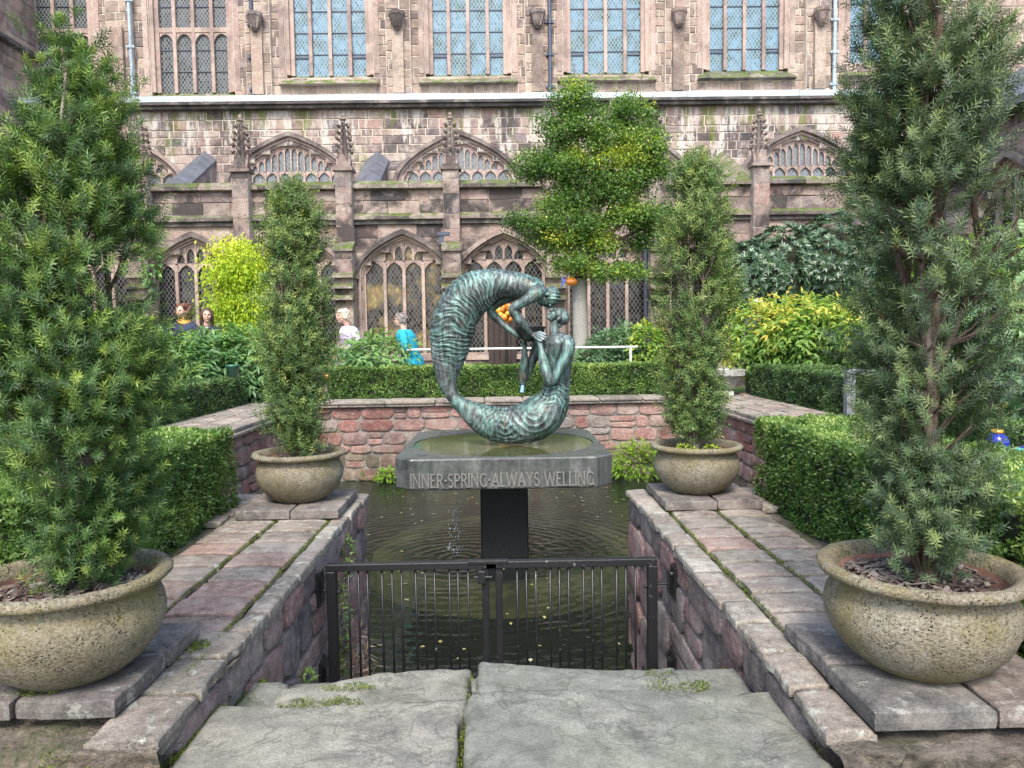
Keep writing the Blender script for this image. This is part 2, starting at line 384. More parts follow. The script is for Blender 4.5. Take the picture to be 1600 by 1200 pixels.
class Wall:
    "collects stones for one thing; the 300 largest in the picture become objects, the rest one mesh"
    def __init__(s, parent, mat, mort, nmax=300, kind='ashlar', nm='stone_block', minpx=9):
        s.p, s.mat, s.mort, s.nmax, s.kind, s.nm, s.minpx = parent, mat, mort, nmax, kind, nm, minpx; s.b = []; s.R = random.Random(hash(nm) % 99 + 3); s.mb = MB()
        s.R = random.Random(7)
    def field(s, M, a0, a1, z0, z1, hs, ls, dep=.035, opening=lambda z: [], mortar=.012, mat=None, back=.25, jit=.004):
        z = z0
        while z < z1 - .03:
            h = min(s.R.uniform(*hs), z1 - z)
            if z1 - (z + h) < hs[0] * .6: h = z1 - z
            iv = [(a0, a1)]
            for lo, hi in opening(z + h / 2):
                nv = []
                for p, q in iv:
                    if hi <= p or lo >= q: nv.append((p, q)); continue
                    if lo > p: nv.append((p, lo))
                    if hi < q: nv.append((hi, q))
                iv = nv
            for p, q in iv:
                s.mb.M = M; s.mb.box(p, q, .0, back, z, z + h)
                x = p + (-s.R.uniform(0, ls[0]) if q - p > ls[1] else 0)
                while x < q - .01:
                    L = s.R.uniform(*ls); e = x + L
                    if q - e < ls[0] * .6: e = q
                    xs, xe = max(x, p), min(e, q)
                    if xe - xs > .03:
                        if s.kind == 'rubble' and h > hs[1] * .8 and xe - xs > .2 and s.R.random() < .18:   # two thin stones
                            for zz in (0, 1): s.one(M, (xs + xe) / 2, z + h * (.25 + .5 * zz), xe - xs - mortar, h / 2 - mortar, dep, mat)
                        else: s.one(M, (xs + xe) / 2, z + h / 2, xe - xs - mortar, h - mortar, dep, mat)
                    x = e
            z += h
    def one(s, M, a, z, L, h, dep, mat=None):
        d = dep * s.R.uniform(.6, 1.25); c = M @ Vector((a, -d, z))
        q = proj(c); area = 0
        if q is not None:
            e1 = proj(M @ Vector((a + L / 2, -d, z))); e2 = proj(M @ Vector((a, -d, z + h / 2)))
            if e1 and e2 and -30 < q[0] < 1630 and -30 < q[1] < 1230:
                wpx = 2 * math.hypot(e1[0] - q[0], e1[1] - q[1]); hpx = 2 * math.hypot(e2[0] - q[0], e2[1] - q[1]); area = wpx * hpx if max(wpx, hpx) >= s.minpx else 0
        s.b.append((area, M, a, z, L, h, d, mat or s.mat))
    def finish(s):
        mats = []
        for t in s.b:
            if t[7] not in mats: mats.append(t[7])
        if s.kind not in _UB: _UB[s.kind] = {}
        lib = {}
        for m in mats:
            if m.name not in _UB[s.kind]: _UB[s.kind][m.name] = unit_blocks(s.kind, 9, [m])
            lib[m.name] = _UB[s.kind][m.name]
        s.mb.M = Matrix.Identity(4)
        if s.mb.v: s.mb.build('mortar_core', s.mort, s.p)
        order = sorted(range(len(s.b)), key=lambda i: -s.b[i][0]); base = wl(s.p); joined = {}
        for rank, i in enumerate(order):
            area, M, a, z, L, h, d, mt = s.b[i]; V, Fc, ms, sm = lib[mt.name][s.R.randrange(9)]
            T = M @ Matrix.Translation((a, 0, z)) @ Matrix.Rotation(s.R.uniform(-.006, .006) * (4 if s.kind == 'rubble' else 1), 4, 'Y') @ Matrix.Diagonal((L, d, h, 1))
            if rank < s.nmax and area > 0:
                o = bpy.data.objects.new(s.nm, ms[0]); C.objects.link(o); o.parent = s.p
                o.matrix_local = Matrix.Translation(-base) @ T
            else:
                J = joined.setdefault(mt.name, ([], [], mt)); b = len(J[0])
                for v in V: J[0].append(tuple(T @ Vector(v)))
                for f in Fc: J[1].append(tuple(b + k for k in f))
        for nm, (V, Fc, mt) in joined.items():
            me = bpy.data.meshes.new('small_stones'); me.from_pydata(V, [], Fc); me.materials.append(mt); me.update()
            o = add('small_stones', me, s.p); o['kind'] = 'stuff'
# ------------------------------------------------------------------ arches
def arch(x, w, z, r):
    t = min(1, abs(x) / w); return z + r * (.42 * (1 - t) + .58 * math.sqrt(max(0, 1 - t * t)))
def archpts(cx, w, z, r, n=20, zb=None):
    p = [(cx - w * math.cos(PI * i / n), arch(-w * math.cos(PI * i / n), w, z, r)) for i in range(n + 1)]
    if zb is not None: p = [(cx - w, zb)] + p + [(cx + w, zb)]
    return p
def arch_window(bld, M, cx, w, sill, spring, rise, nA, zA, mglass, ringw=.17, hood=True, dep=.3, mul=.055, hoodb=None, two=True, mat=None, hmat=None, panes=True, door=None):
    """window part (moulded jambs, mullions, tracery) with pane sub-parts; a hood mould over it"""
    mat = mat or m_trac; mb = MB(); mb.M = M
    # jamb and arch mouldings: steps going back
    for k, (o0, o1, y0, y1) in enumerate(((.60, 1.0, -.045, .06), (.28, .62, .02, .12), (0, .30, .085, .24))):
        mb.band(archpts(cx, w + ringw * o1, spring, rise + ringw * o1, 24, sill), archpts(cx, w + ringw * o0, spring, rise + ringw * o0, 24, sill), y0, y1)
    yf, yb = .10, .2; n = 10
    mb.box(cx - w - ringw, cx + w + ringw, -.07, .26, sill - .12, sill)
    cw = 2 * w / nA
    def head(x0, x1, zb, za, upper, y0=yf, y1=yb):
        "solid spandrel over one arched light"
        A = []; B = []; c = (x0 + x1) / 2; hw = (x1 - x0) / 2 - mul * .35
        for i in range(n + 1):
            x = c - hw * math.cos(PI * i / n); t = abs(x - c) / hw; lo = zb + (za - zb) * (.3 * (1 - t) + .7 * math.sqrt(max(0, 1 - t * t)))
            u = max(lo + .004, upper(x)); A.append((x, lo)); B.append((x, u))
        mb.band(B, A, y0, y1)
    def top(x): return arch(x - cx, w, spring, rise) + .01
    panes_ = []
    rA = min(cw * .55, .45)
    for i in range(nA):
        x0, x1 = cx - w + i * cw, cx - w + (i + 1) * cw
        head(x0, x1, zA - rA, zA, lambda x: min(zA + .035, top(x)))
        panes_.append((x0, x1, sill, lambda x: min(zA + .02, top(x))))
        if i: 
            mb.box(x0 - mul / 2, x0 + mul / 2, yf - .035, yb + .02, sill, min(zA, top(x0)))
    if two:
        m = nA * 2; c2 = 2 * w / m; zB = zA + .035
        for i in range(m):
            x0, x1 = cx - w + i * c2, cx - w + (i + 1) * c2; ht = min(top(x0), top(x1)) - zB
            if ht < .12: 
                mb.band([(x0, max(zB, top(x0))), (x1, max(zB, top(x1)))], [(x0, min(zB, top(x0)) - .01), (x1, min(zB, top(x1)) - .01)], yf, yb); continue
            za = min(top(x0), top(x1)) - .02
            head(x0, x1, max(zB + .03, za - c2 * .7), za, top)
            panes_.append((x0, x1, zB, top))
            mb.box(x0 - mul * .3, x0 + mul * .3, yf - .02, yb + .01, zB, top(x0))
    wn = mb.build('window', mat, bld)
    for k, (x0, x1, zb, up) in enumerate(panes_):
        g = MB(); g.M = M; g.band([(x0 + (x1 - x0) * i / 4, zb) for i in range(5)], [(x0 + (x1 - x0) * i / 4, max(zb + .01, up(x0 + (x1 - x0) * i / 4))) for i in range(5)], yb - .04, yb - .03)
        g.build('pane', mglass if not callable(mglass) else mglass(k), wn)
    bk = MB(); bk.M = M; bk.box(cx - w, cx + w, .28, .30, sill, spring + rise); 
    if hood:
        hb = MB(); hb.M = M; e = ringw + .075; z0 = spring - .02 if hoodb is None else hoodb
        hb.band(archpts(cx, w + e + .035, spring, rise + e + .05, 28, z0), archpts(cx, w + ringw, spring, rise + ringw, 28, z0), -.14, .02)
        hb.band(archpts(cx, w + e - .01, spring, rise + e - .01, 28, z0), archpts(cx, w + ringw - .02, spring, rise + ringw - .02, 28, z0), -.10, .02)
        for s_ in (-1, 1): xx = cx + s_ * (w + e - .01); hb.box(xx - .09, xx + .09, -.16, 0, z0 - .1, z0)
        hb.build('hood_mould', hmat or m_hood, bld)
    return wn
def arch_open(cx, w, sill, spring, rise):
    def f(z):
        if z < sill or z > spring + rise: return []
        if z <= spring: return [(cx - w, cx + w)]
        lo, hi = 0, w
        for _ in range(20):
            mid = (lo + hi) / 2
            if arch(mid, w, spring, rise) > z: lo = mid
            else: hi = mid
        return [(cx - lo, cx + lo)]
    return f
# ------------------------------------------------------------------ cathedral nave behind the cloister
YN, YU, YC = 21.5, 22.2, 18.0
NM = frame(0, YN); UM = frame(0, YU); CM = frame(0, YC)
nave = thing('cathedral_nave', 'tall red sandstone church wall with rows of great traceried windows above the cloister', 'church', (0, YN, 0))
nx = [P(u, 300, YN)[0] for u in (-76, 190, 455, 716, 983, 1250)]
zc = P(860, 168, YN)[1]                       # underside of the cornice
ns, nr = P(716, 290, YN)[1], 0
nsp = P(716, 283, YN)[1]; nap = P(716, 224, YN)[1]; nw = 1.5
ops = [arch_open(x, nw + .1, 3.0, nsp, nap - nsp + .08) for x in nx]
W = Wall(nave, m_nave, m_mortar, 300)
W.field(NM, -14, 16.0, 4.6, zc, (.19, .32), (.24, .8), .022, lambda z: sum((o(z) for o in ops), []), mortar=.028)
zA = P(716, 266, YN)[1]
for x in nx[1:]:
    arch_window(nave, NM, x, nw, 4.6, nsp, nap - nsp, 8, zA, m_gnave, ringw=.24, mul=.06, hoodb=nsp - .02)
# cornice, lead flashing
mb = MB(); mb.M = NM; mb.box(-14, 16.0, -.22, .3, zc, zc + .09).box(-14, 16.0, -.30, .3, zc + .09, zc + .17); mb.build('cornice', m_dark, nave)
zl = zc + .17
mb = MB(); mb.M = NM
x = -14
while x < 16.0:
    L = random.uniform(1.8, 3.2); e = min(16.0, x + L)
    mb.box(x, e - .015, -.285, -.262, zl - .02, zl + .15 + .02 * random.random())
    V = [(x, -.27, zl + .005), (e - .02, -.27, zl + .005), (e - .02, .72, zl + .17), (x, .72, zl + .17)]
    mb._add(V + [(a, b, c - .03) for a, b, c in V], [(0, 1, 2, 3), (4, 7, 6, 5), (0, 4, 5, 1), (1, 5, 6, 2), (3, 2, 6, 7), (0, 3, 7, 4)]); x = e
mb.build('lead_flashing', m_lead, nave)
# upper wall
zu = zl + .12; ztop = 13.6
wx = [(P(a, 60, YU)[0], P(b, 60, YU)[0]) for a, b in ((20, 140), (240, 358), (452, 576), (670, 792), (886, 1008), (1105, 1226), (1325, 1450))]
wz = [P((a + 30), v, YU)[1] for a, v in ((20, 143), (240, 143), (452, 116), (670, 114), (886, 111), (1105, 107), (1325, 103))]
def uop(z):
    return [(a - .12, b + .12) for (a, b), s in zip(wx, wz) if z > s - .05]
W.field(UM, -14, 16, zu, ztop, (.19, .34), (.24, .62), .022, uop, mat=m_upper, mortar=.028)
for k, ((a, b), s) in enumerate(zip(wx, wz)):
    mb = MB(); mb.M = UM; gl = m_gsky if k >= 2 else m_ggrey
    for sx, e in ((-1, a), (1, b)):     # stepped jambs
        for o, y0, y1 in ((.30, -.03, .1), (.16, .04, .2), (.04, .12, .3)):
            x0, x1 = sorted((e + sx * o, e + sx * (o - .15))); mb.box(x0, x1, y0, y1, s, ztop)
    n = 4; cw = (b - a) / n
    for i in range(1, n): mb.box(a + i * cw - .05, a + i * cw + .05, .12, .3, s, ztop)
    if k in (0, 1):
        zt = P((240), 48, YU)[1]; mb.box(a, b, .13, .29, zt, zt + .14)
        for i in range(n):
            x0, x1 = a + i * cw, a + (i + 1) * cw; A = []; B = []
            for j in range(11):
                x = (x0 + x1) / 2 - (cw / 2 - .03) * math.cos(PI * j / 10); t = abs(x - (x0 + x1) / 2) / (cw / 2 - .03)
                A.append((x, zt - .42 + .38 * math.sqrt(max(0, 1 - t * t)))); B.append((x, zt + .01))
            mb.band(B, A, .15, .27)
    wn = mb.build('tall_window', m_trac, nave)
    for i in range(n):
        g = MB(); g.M = UM; x0, x1 = a + i * cw + .05, a + (i + 1) * cw - .05
        g.box(x0, x1, .225, .235, s, ztop)
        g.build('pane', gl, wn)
        sb = MB(); sb.M = UM
        z = s + .62
        while z < ztop: sb.box(x0, x1, .2, .22, z, z + .022); z += .62
        if k >= 2 and i in (0, 3): sb.box(x0, x1, .19, .215, s + .52, s + .57); sb.box(x0, x0 + .03, .19, .215, s, s + .52); sb.box(x1 - .03, x1, .19, .215, s, s + .52)
        sb.build('saddle_bar', m_pipe, wn)
    sl = MB(); sl.M = UM
    V = [(a - .3, -.22, s - .34), (b + .3, -.22, s - .34), (b + .15, .2, s), (a - .15, .2, s)]
    sl._add(V + [(p[0], .25, s - .36) for p in V], [(0, 1, 2, 3), (0, 4, 5, 1), (1, 5, 6, 2), (2, 6, 7, 3), (3, 7, 4, 0)]); sl.build('sill', m_coping, nave)
# piers between the great windows: shafts, niche corbels, downpipes
for k in range(len(wx) - 1):
    e0, e1 = wx[k][1], wx[k + 1][0]; c = (e0 + e1) / 2
    W.field(frame(0, YU - .16), c - .36, c + .36, zu, ztop, (.2, .36), (.24, .5), .02, mat=m_upper, mortar=.028)
    mb = MB(); mb.M = UM; mb.box(c - .16, c + .16, -.3, -.14, zu + .3, P(616, 45, YU)[1]); mb.build('pier_shaft', m_upper, nave)
    if k >= 1:
        zz = P(616, 36, YU)[1] - .05; mb = MB(); mb.lathe([(0, -.3), (.07, -.28), (.16, -.12), (.22, .08), (.24, .1), (.24, .2), (.18, .22), (0, .22)], 10, (c, YU - .36, zz)); 
        for j in range(3): a_ = -PI / 2 + (j - 1) * .8; mb.tube([(c + .1 * math.cos(a_), YU - .36 + .1 * math.sin(a_), zz - .22), (c + .2 * math.cos(a_), YU - .36 + .2 * math.sin(a_), zz + .06)], .035, 6)
        mb.build('corbel', m_hood, nave, smooth=False)
def downpipe(bld, x, y, z0, z1, r, mat, hop=None, brk=1.4):
    mb = MB(); mb.tube([(x, y, z0), (x, y, z1)], r, 10)
    z = z0 + .25
    while z < z1: mb.tube([(x, y, z), (x, y, z + .1)], r * 1.45, 10); mb.box(x - r * 2.3, x + r * 2.3, y - .02, y + r * 1.6, z + .02, z + .08); z += brk
    if hop: mb.prism([(x - .12, y - .1), (x + .12, y - .1), (x + .12, y + .1), (x - .12, y + .1)], z1, z1 + .22); mb.box(x - .15, x + .15, y - .13, y + .12, z1 + .22, z1 + .3)
    return mb.build('downpipe', mat, bld)
for u, m in ((396, m_pipe), (860, m_pipe), (1304, m_pipel)):
    x, z = P(u, 140, YU - .25); downpipe(nave, x, YU - .22, zu + .15, ztop, .055, m, brk=.92)
x, z = P(203, 40, YU - .2); downpipe(nave, x, YU - .22, zu + .1, ztop, .05, m_pipel, brk=1.3)
# sloping buttress roofs between nave wall and cloister
for u in (320, 590, 862, 1128):
    x, zt = P(u, 243, YN); hw = .28; mb = MB(); zb = P(700, 303, 18.9)[1]
    V = [(x - hw, YN, zt - .12), (x + hw, YN, zt - .12), (x + hw, 18.9, zb), (x - hw, 18.9, zb), (x - hw, YN, 4.2), (x + hw, YN, 4.2), (x + hw, 18.9, 4.2), (x - hw, 18.9, 4.2)]
    mb._add(V, [(0, 4, 5, 1), (1, 5, 6, 2), (2, 6, 7, 3), (3, 7, 4, 0)]); mb.build('buttress', m_nave, nave)
    mb = MB(); dz = .1
    V = [(x - hw - .05, YN - .01, zt - .12), (x, YN - .01, zt + .12), (x + hw + .05, YN - .01, zt - .12), (x + hw + .05, 18.8, zb), (x, 18.8, zb + .16), (x - hw - .05, 18.8, zb)]
    V += [(a, b, c - .09) for a, b, c in V]
    mb._add(V, [(0, 1, 4, 5), (1, 2, 3, 4), (6, 11, 10, 7), (7, 10, 9, 8), (0, 6, 7, 1), (1, 7, 8, 2), (5, 4, 10, 11), (4, 3, 9, 10), (0, 5, 11, 6), (2, 8, 9, 3)])
    mb.build('buttress_roof', m_leadroof if u < 900 else m_coping, nave)
W.finish()
# cloister range
clo = thing('cloister_range', 'low sandstone cloister range with pointed leaded windows, mossy parapet and crocketed pinnacles', 'cloister', (0, YC, 0))
cu = [-20, 142, 303, 467, 630, 787, 950, 1110, 1270]
cx = [P(u, 400, YC)[0] for u in cu]
csp = P(630, 428, YC)[1]; cap_ = P(630, 377, YC)[1]; cw_ = .93; csill = P(630, 556, YC)[1]
zp0, zp1 = P(620, 345, YC)[1], P(620, 297, YC)[1]
ops = [arch_open(x, cw_ + .06, csill - .1, csp, cap_ - csp + .06) for x in cx]
WC = Wall(clo, m_clo, m_mortd, 300)
WC.field(CM, -13.4, 10.6, .9, zp0, (.28, .38), (.45, 1.0), .018, lambda z: sum((o(z) for o in ops), []), mortar=.008)
WC.field(CM, -13.4, 10.6, zp0 + .16, zp1, (.24, .32), (.5, 1.0), .03)
mb = MB(); mb.M = CM
def string(mb, x0, x1, z, hh, out):
    A = [(-out, z + .02), (-out, z + hh * .45), (-.0, z + hh), (.2, z + hh), (.2, z), (-out * .55, z)]
    n = len(A); V = [(x0, a, b) for a, b in A] + [(x1, a, b) for a, b in A]
    mb._add(V, [tuple(range(n)), tuple(range(2 * n - 1, n - 1, -1))] + [(i, n + i, n + (i + 1) % n, (i + 1) % n) for i in range(n)])
x = -13.4; R = random.Random(4)
segs = []
while x < 10.6: e = min(10.6, x + R.uniform(1.1, 1.9)); segs.append((x, e)); x = e
for a, b in segs:
    for z, hh, out, nm in ((zp0, .2, .15, 'string_course'), (zp1, .22, .17, 'coping_stone')):
        mb = MB(); mb.M = CM; string(mb, a + .004, b - .004, z + R.uniform(-.004, .004), hh, out); mb.build(nm, m_coping, clo)
mb = MB(); mb.M = CM; mb.box(-13.4, 10.6, -.09, .1, zp0 - .09, zp0 - .002); mb.build('parapet_cornice', m_dark, clo)
mb = MB(); mb.box(-13.4, 10.6, YC + .2, YN + .1, zp1 - .35, zp1 - .28); mb.build('cloister_roof', m_leadroof, clo)
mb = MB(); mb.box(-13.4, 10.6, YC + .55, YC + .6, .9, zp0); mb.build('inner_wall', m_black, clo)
zA = P(630, 409, YC)[1]
for k, x in enumerate(cx):
    arch_window(clo, CM, x, cw_, csill, csp, cap_ - csp, 4, zA, (lambda j: m_gamber if j < 12 else m_gdark) if cu[k] in (630,) else m_gdark, ringw=.16, mul=.075)
# bay buttresses with mossy offsets, pinnacles
bu = [60, 218, 376, 537, 705, 866, 1027, 1190, 1352]
zpin = P(537, 262, YC - .3)[1]
def pinnacle_mesh():
    mb = MB(); mb.prism([(-.2, -.2), (.2, -.2), (.2, .2), (-.2, .2)], 0, .06)
    for a in range(4):      # gablets
        mb.M = Matrix.Rotation(a * PI / 2, 4, 'Z'); mb.poly([(-.13, .0), (.13, .0), (.12, .1), (0, .36), (-.12, .1)], -.17, -.11)
        mb.ball((0, -.18, .45), .045, 6, 4)
        for k in range(5):
            z = .42 + k * .15; r = .13 * (1 - k / 6.2) + .05
            mb.ball((0, -r - .015, z), (.035, .05, .035), 6, 4); mb.ball((0, -r - .05, z + .04), (.03, .03, .03), 6, 4)
            mb.M = Matrix.Rotation(a * PI / 2 + PI / 4, 4, 'Z'); mb.ball((0, -r - .045, z), (.035, .05, .04), 6, 4); mb.M = Matrix.Rotation(a * PI / 2, 4, 'Z')
    mb.M = Matrix.Identity(4)
    mb.tube([(0, 0, .05), (0, 0, .4), (0, 0, 1.1)], [.16, .11, .04], 8)
    mb.ball((0, 0, 1.17), (.085, .085, .05), 8, 5); mb.ball((0, 0, 1.25), (.05, .05, .06), 8, 5); mb.ball((0, 0, 1.11), (.06, .06, .03), 8, 5)
    return mb.mesh('pinnacle', m_hood)
pm = pinnacle_mesh()
for u in bu:
    x = P(u, 320, YC - .3)[0]; z_sh = P(u, 378, YC - .3)[1]
    WC.field(frame(0, YC - .3), x - .19, x + .19, z_sh, zpin, (.3, .55), (.38, .4), .015, mortar=.006, back=.3)
    WC.field(frame(0, YC - .55), x - .21, x + .21, .9, z_sh - .18, (.26, .42), (.42, .45), .015, mortar=.006, back=.5)
    o = bpy.data.objects.new('pinnacle', pm); C.objects.link(o); o.parent = clo; o.location = Vector((x, YC - .12, zpin)) - wl(clo)
    mb = MB(); mb.box(x - .24, x + .24, YC - .36, YC + .05, zpin - .07, zpin)
    mb.build('pinnacle_base', m_hood, clo)
    for v in (378, 420, 437, 455):
        z = P(u, v, YC - .6)[1] - .04; mb = MB(); o_ = .0 if v == 378 else .06 + (v - 420) * .002
        V = [(x - .24, YC - .62 - o_, z - .12), (x + .24, YC - .62 - o_, z - .12), (x + .24, YC - .3, z + .08), (x - .24, YC - .3, z + .08)]
        mb._add(V + [(p[0], p[1], z - .17) for p in V], [(0, 1, 2, 3), (0, 4, 5, 1), (1, 5, 6, 2), (2, 6, 7, 3), (3, 7, 4, 0), (4, 7, 6, 5)]); mb.build('weathering', m_coping, clo)
for u in (694, 1010):
    x = P(u, 400, YC - .3)[0]; downpipe(clo, x, YC - .2, P(u, 520, YC)[1], P(u, 385, YC)[1], .055, m_pipe, hop=True, brk=1.0)
WC.finish()
x0, z0 = P(764, 575, YC - .1); x1, z1 = P(806, 470, YC - .1)
mb = MB(); mb.box(x0, x1, YC - .1, YC + .02, z0 - .4, z1)
dd = mb.build('door', m_door, clo); mb = MB()
for i in range(5): a = x0 + (x1 - x0) * i / 5; mb.box(a + .008, a + (x1 - x0) / 5 - .008, YC - .13, YC - .09, z0 - .4, z1 - .03, .006)
mb.build('door_board', m_door, dd)
# west range (left edge), its wall runs towards the nave
west = thing('west_range', 'plain ashlar sandstone range standing along the left side of the garden', 'building', (-13.4, 16, 0))
WW = Wall(west, m_upper, m_mortar, 300); LM = frame(-13.4, 8, PI / 2)
s1 = 2.17 + (25 - 540) / F * -13.4 * 1150 / 782 * 1.0
zs1 = P(0, 28, 19.7)[1]; zs2 = P(0, 268, 19.7)[1]
WW.field(LM, 0, 14.2, .9, 13.6, (.3, .42), (.5, 1.0), .02, mortar=.01)
for z, m in ((zs1, m_dark), (zs2, m_lead)):
    mb = MB(); mb.M = LM; string(mb, 0, 14.2, z - .2, .28, .2); mb.build('string_course', m, west)
WW.finish()
# east range (right, behind the yew)
east = thing('east_range', 'sandstone range with a stone-slated roof closing the right side of the garden', 'building', (9.3, 12, 0))
WE = Wall(east, m_clo, m_mortar, 200); EM = frame(9.3, 18.6, -PI / 2)
eop = [arch_open(2.0 + 3.2 * i, 1.0, 2.2, 4.2, 1.0) for i in range(4)]
WE.field(EM, 0, 14, .9, 6.2, (.25, .36), (.4, .8), .025, lambda z: sum((o(z) for o in eop), []))
for i in range(4): arch_window(east, EM, 2.0 + 3.2 * i, .95, 2.2, 4.2, .95, 4, 4.5, m_gdark, ringw=.16, mul=.07)
WE.field(frame(9.1, 18.72), 0, 6, 3.2, 6.2, (.25, .36), (.4, .8), .025)
mb = MB(); V = [(8.95, 4.6, 6.2), (8.95, 18.7, 6.2), (12.5, 18.7, 8.4), (12.5, 4.6, 8.4)]
mb._add(V + [(a, b, c - .15) for a, b, c in V], [(0, 3, 2, 1), (4, 5, 6, 7), (0, 1, 5, 4), (1, 2, 6, 5), (3, 0, 4, 7)]); mb.build('roof', m_leadroof, east)
WE.finish()
downpipe(east, 9.0, 18.2, 3.5, P(1313, 228, 18.2)[1], .07, m_pipe, hop=True)
# ------------------------------------------------------------------ ground
XS = {-1: .925, 1: .855}
ZP, ZS, ZC, ZG = 1.155, 1.05, 1.24, .92      # path, flags, rear wall cap, garden ground; water is 0
XI, YF, YB, XR = .95, 4.82, 11.3, 2.93
m_soil = stone('garden_soil', [(.07, .05, .035), (.09, .065, .045)], soot_amt=.3, moss=0, bump=.03)
m_grass = simple('lawn', (.045, .10, .02), .9, var=.5, scale=40, bump=.03, bscale=90)
m_pave = stone('path_paving', [(.22, .20, .18), (.26, .23, .20)], soot_amt=.3, moss=.3)
mb = MB()
B_ = 60
for x0, x1, y0, y1 in ((-B_, -3.6, -20, 90), (3.6, B_, -20, 90), (-3.6, 3.6, YB + .5, 90), (-3.6, 3.6, -20, 1.5), (-3.6, -1.45, 1.5, 4.6), (1.45, 3.6, 1.5, 4.6)):
    z = ZG if y0 != 1.5 else ZG + .1
    mb._add([(x0, y0, z), (x1, y0, z), (x1, y1, z), (x0, y1, z)], [(0, 1, 2, 3)])
mb.build('ground', m_soil)['kind'] = 'structure'
mb = MB(); mb._add([(-9, 12.55, ZG + .006), (9.2, 12.55, ZG + .006), (9.2, 14.6, ZG + .006), (-9, 14.6, ZG + .006)], [(0, 1, 2, 3)]); mb.build('path', m_pave)['kind'] = 'structure'
mb = MB(); mb._add([(-9, 14.6, ZG + .012), (9.2, 14.6, ZG + .012), (9.2, 17.3, ZG + .012), (-9, 17.3, ZG + .012)], [(0, 1, 2, 3)]); mb.build('lawn', m_grass)['kind'] = 'structure'
# ------------------------------------------------------------------ pool
m_floor = simple('pool_silt', (.035, .035, .022), .95, var=.5, scale=3)
m_ring = simple('submerged_stone', (.32, .31, .16), .9, var=.5, scale=4)
mb = MB(); mb._add([(-3.6, 2.2, -.42), (3.6, 2.2, -.42), (3.6, 12, -.42), (-3.6, 12, -.42)], [(0, 1, 2, 3)]); mb.build('pool_floor', m_floor)['kind'] = 'structure'
FC = (.012, 7.4)
rg = thing('submerged_ring', 'round stone basin rim lying just under the water around the fountain column', 'basin rim', (FC[0], FC[1], 0))
mb = MB(); mb.lathe([(1.12, -.42), (1.14, -.2), (1.16, -.17), (1.40, -.15), (1.46, -.2), (1.5, -.42)], 72, (FC[0], 8.15, 0)); mb.build('rim', m_ring, rg, smooth=True)
# water: thin tinted film that mirrors the surroundings
a = N('pool_water')
p = a.pos(); wv = a.noise(2.2, 2, .5, dist=.6); wf = a.noise(11, 2, .5)
v = a.n('VectorMath', 0, operation='DISTANCE'); nd = v.node
rad = a.n('VectorMath', 1, operation='DISTANCE', i0=p, i1=(FC[0] - .45, FC[1] - .25, 0))
rip = a.math('MULTIPLY', a.math('SINE', a.math('ADD', a.math('MULTIPLY', rad, 52.0), a.math('MULTIPLY', wv, 9.0))), a.ramp(rad, [(.0, .2), (.9, .09)]))
hgt = a.math('ADD', a.math('ADD', a.math('MULTIPLY', wf, .55), rip), a.math('MULTIPLY', wv, 1.0))
bn = a.bump(hgt, 1.0, .013)
tr = a.n('BsdfTransparent', iColor=(.50, .53, .45)); gl = a.n('BsdfGlossy', iColor=(.72, .88, .86), iRoughness=.03); a.t.links.new(bn, gl.node.inputs['Normal'])
df = a.n('BsdfDiffuse', iColor=(.030, .034, .029)); m1 = a.n('MixShader', i0=.30, i1=tr, i2=df)
fr = a.n('Fresnel', iIOR=1.45); a.t.links.new(bn, fr.node.inputs['Normal'])
ms = a.n('MixShader', i0=fr, i1=m1, i2=gl); a.t.links.new(ms, a.out.inputs[0]); m_water = a.m
mb = MB(); mb._add([(-3.4, 3.3, 0), (3.4, 3.3, 0), (3.4, 11.6, 0), (-3.4, 11.6, 0)], [(0, 1, 2, 3)]); mb.build('water', m_water)['kind'] = 'structure'
# rubble walls round the pool
RED = [(.30, .13, .105), (.35, .17, .14), (.25, .12, .10), (.38, .24, .20), (.31, .15, .13), (.28, .18, .155), (.22, .13, .12), (.34, .20, .17), (.30, .25, .22)]
m_red = stone('red_rubble', RED, soot_amt=.4, moss=.05, bump=.03, bscale=14, lich=.25, stain=1.3)
m_redlow = stone('mossy_rubble', [(.22, .17, .12), (.26, .15, .12), (.18, .15, .10), (.28, .22, .16)], soot_amt=.5, moss=.7, bump=.03, bscale=14, lich=.2, mosscol=(.10, .11, .045), upmoss=.3)
m_purp = stone('weathered_rubble', [(.27, .17, .16), (.31, .20, .185), (.23, .17, .17), (.34, .20, .165), (.30, .25, .23), (.22, .19, .185)], soot_amt=.5, moss=.05, bump=.04, bscale=12, lich=.3, stain=2.2)
m_rmort = simple('lime_mortar', (.20, .18, .155), .95, var=.45, scale=7, bump=.02, bscale=40)
bw = thing('rear_pool_wall', 'red rubble stone wall across the far end of the pool under a grey coping', 'wall', (0, YB, 0))
Wb = Wall(bw, m_red, m_rmort, 300, 'rubble', 'stone')
fb = frame(0, YB)
Wb.field(fb, -XR - .1, XR + .1, -.4, .42, (.16, .26), (.2, .5), .03, mortar=.014, back=.4, mat=m_redlow)
Wb.field(fb, -XR - .1, XR + .1, .42, ZC - .1, (.13, .21), (.18, .52), .028, mortar=.013, back=.4)
Wb.finish()
m_cap = stone('grey_coping', [(.26, .22, .185), (.30, .255, .21), (.23, .20, .17), (.28, .25, .21)], soot_amt=.45, moss=.35, bump=.012, lich=.35, upmoss=.15)
m_tile = stone('clay_paving', [(.25, .215, .175), (.28, .235, .19), (.285, .215, .175), (.23, .21, .17), (.27, .225, .185), (.22, .20, .165)], soot_amt=.3, moss=.1, bump=.014, lich=.5, fine=18, upmoss=.05, bscale=12)
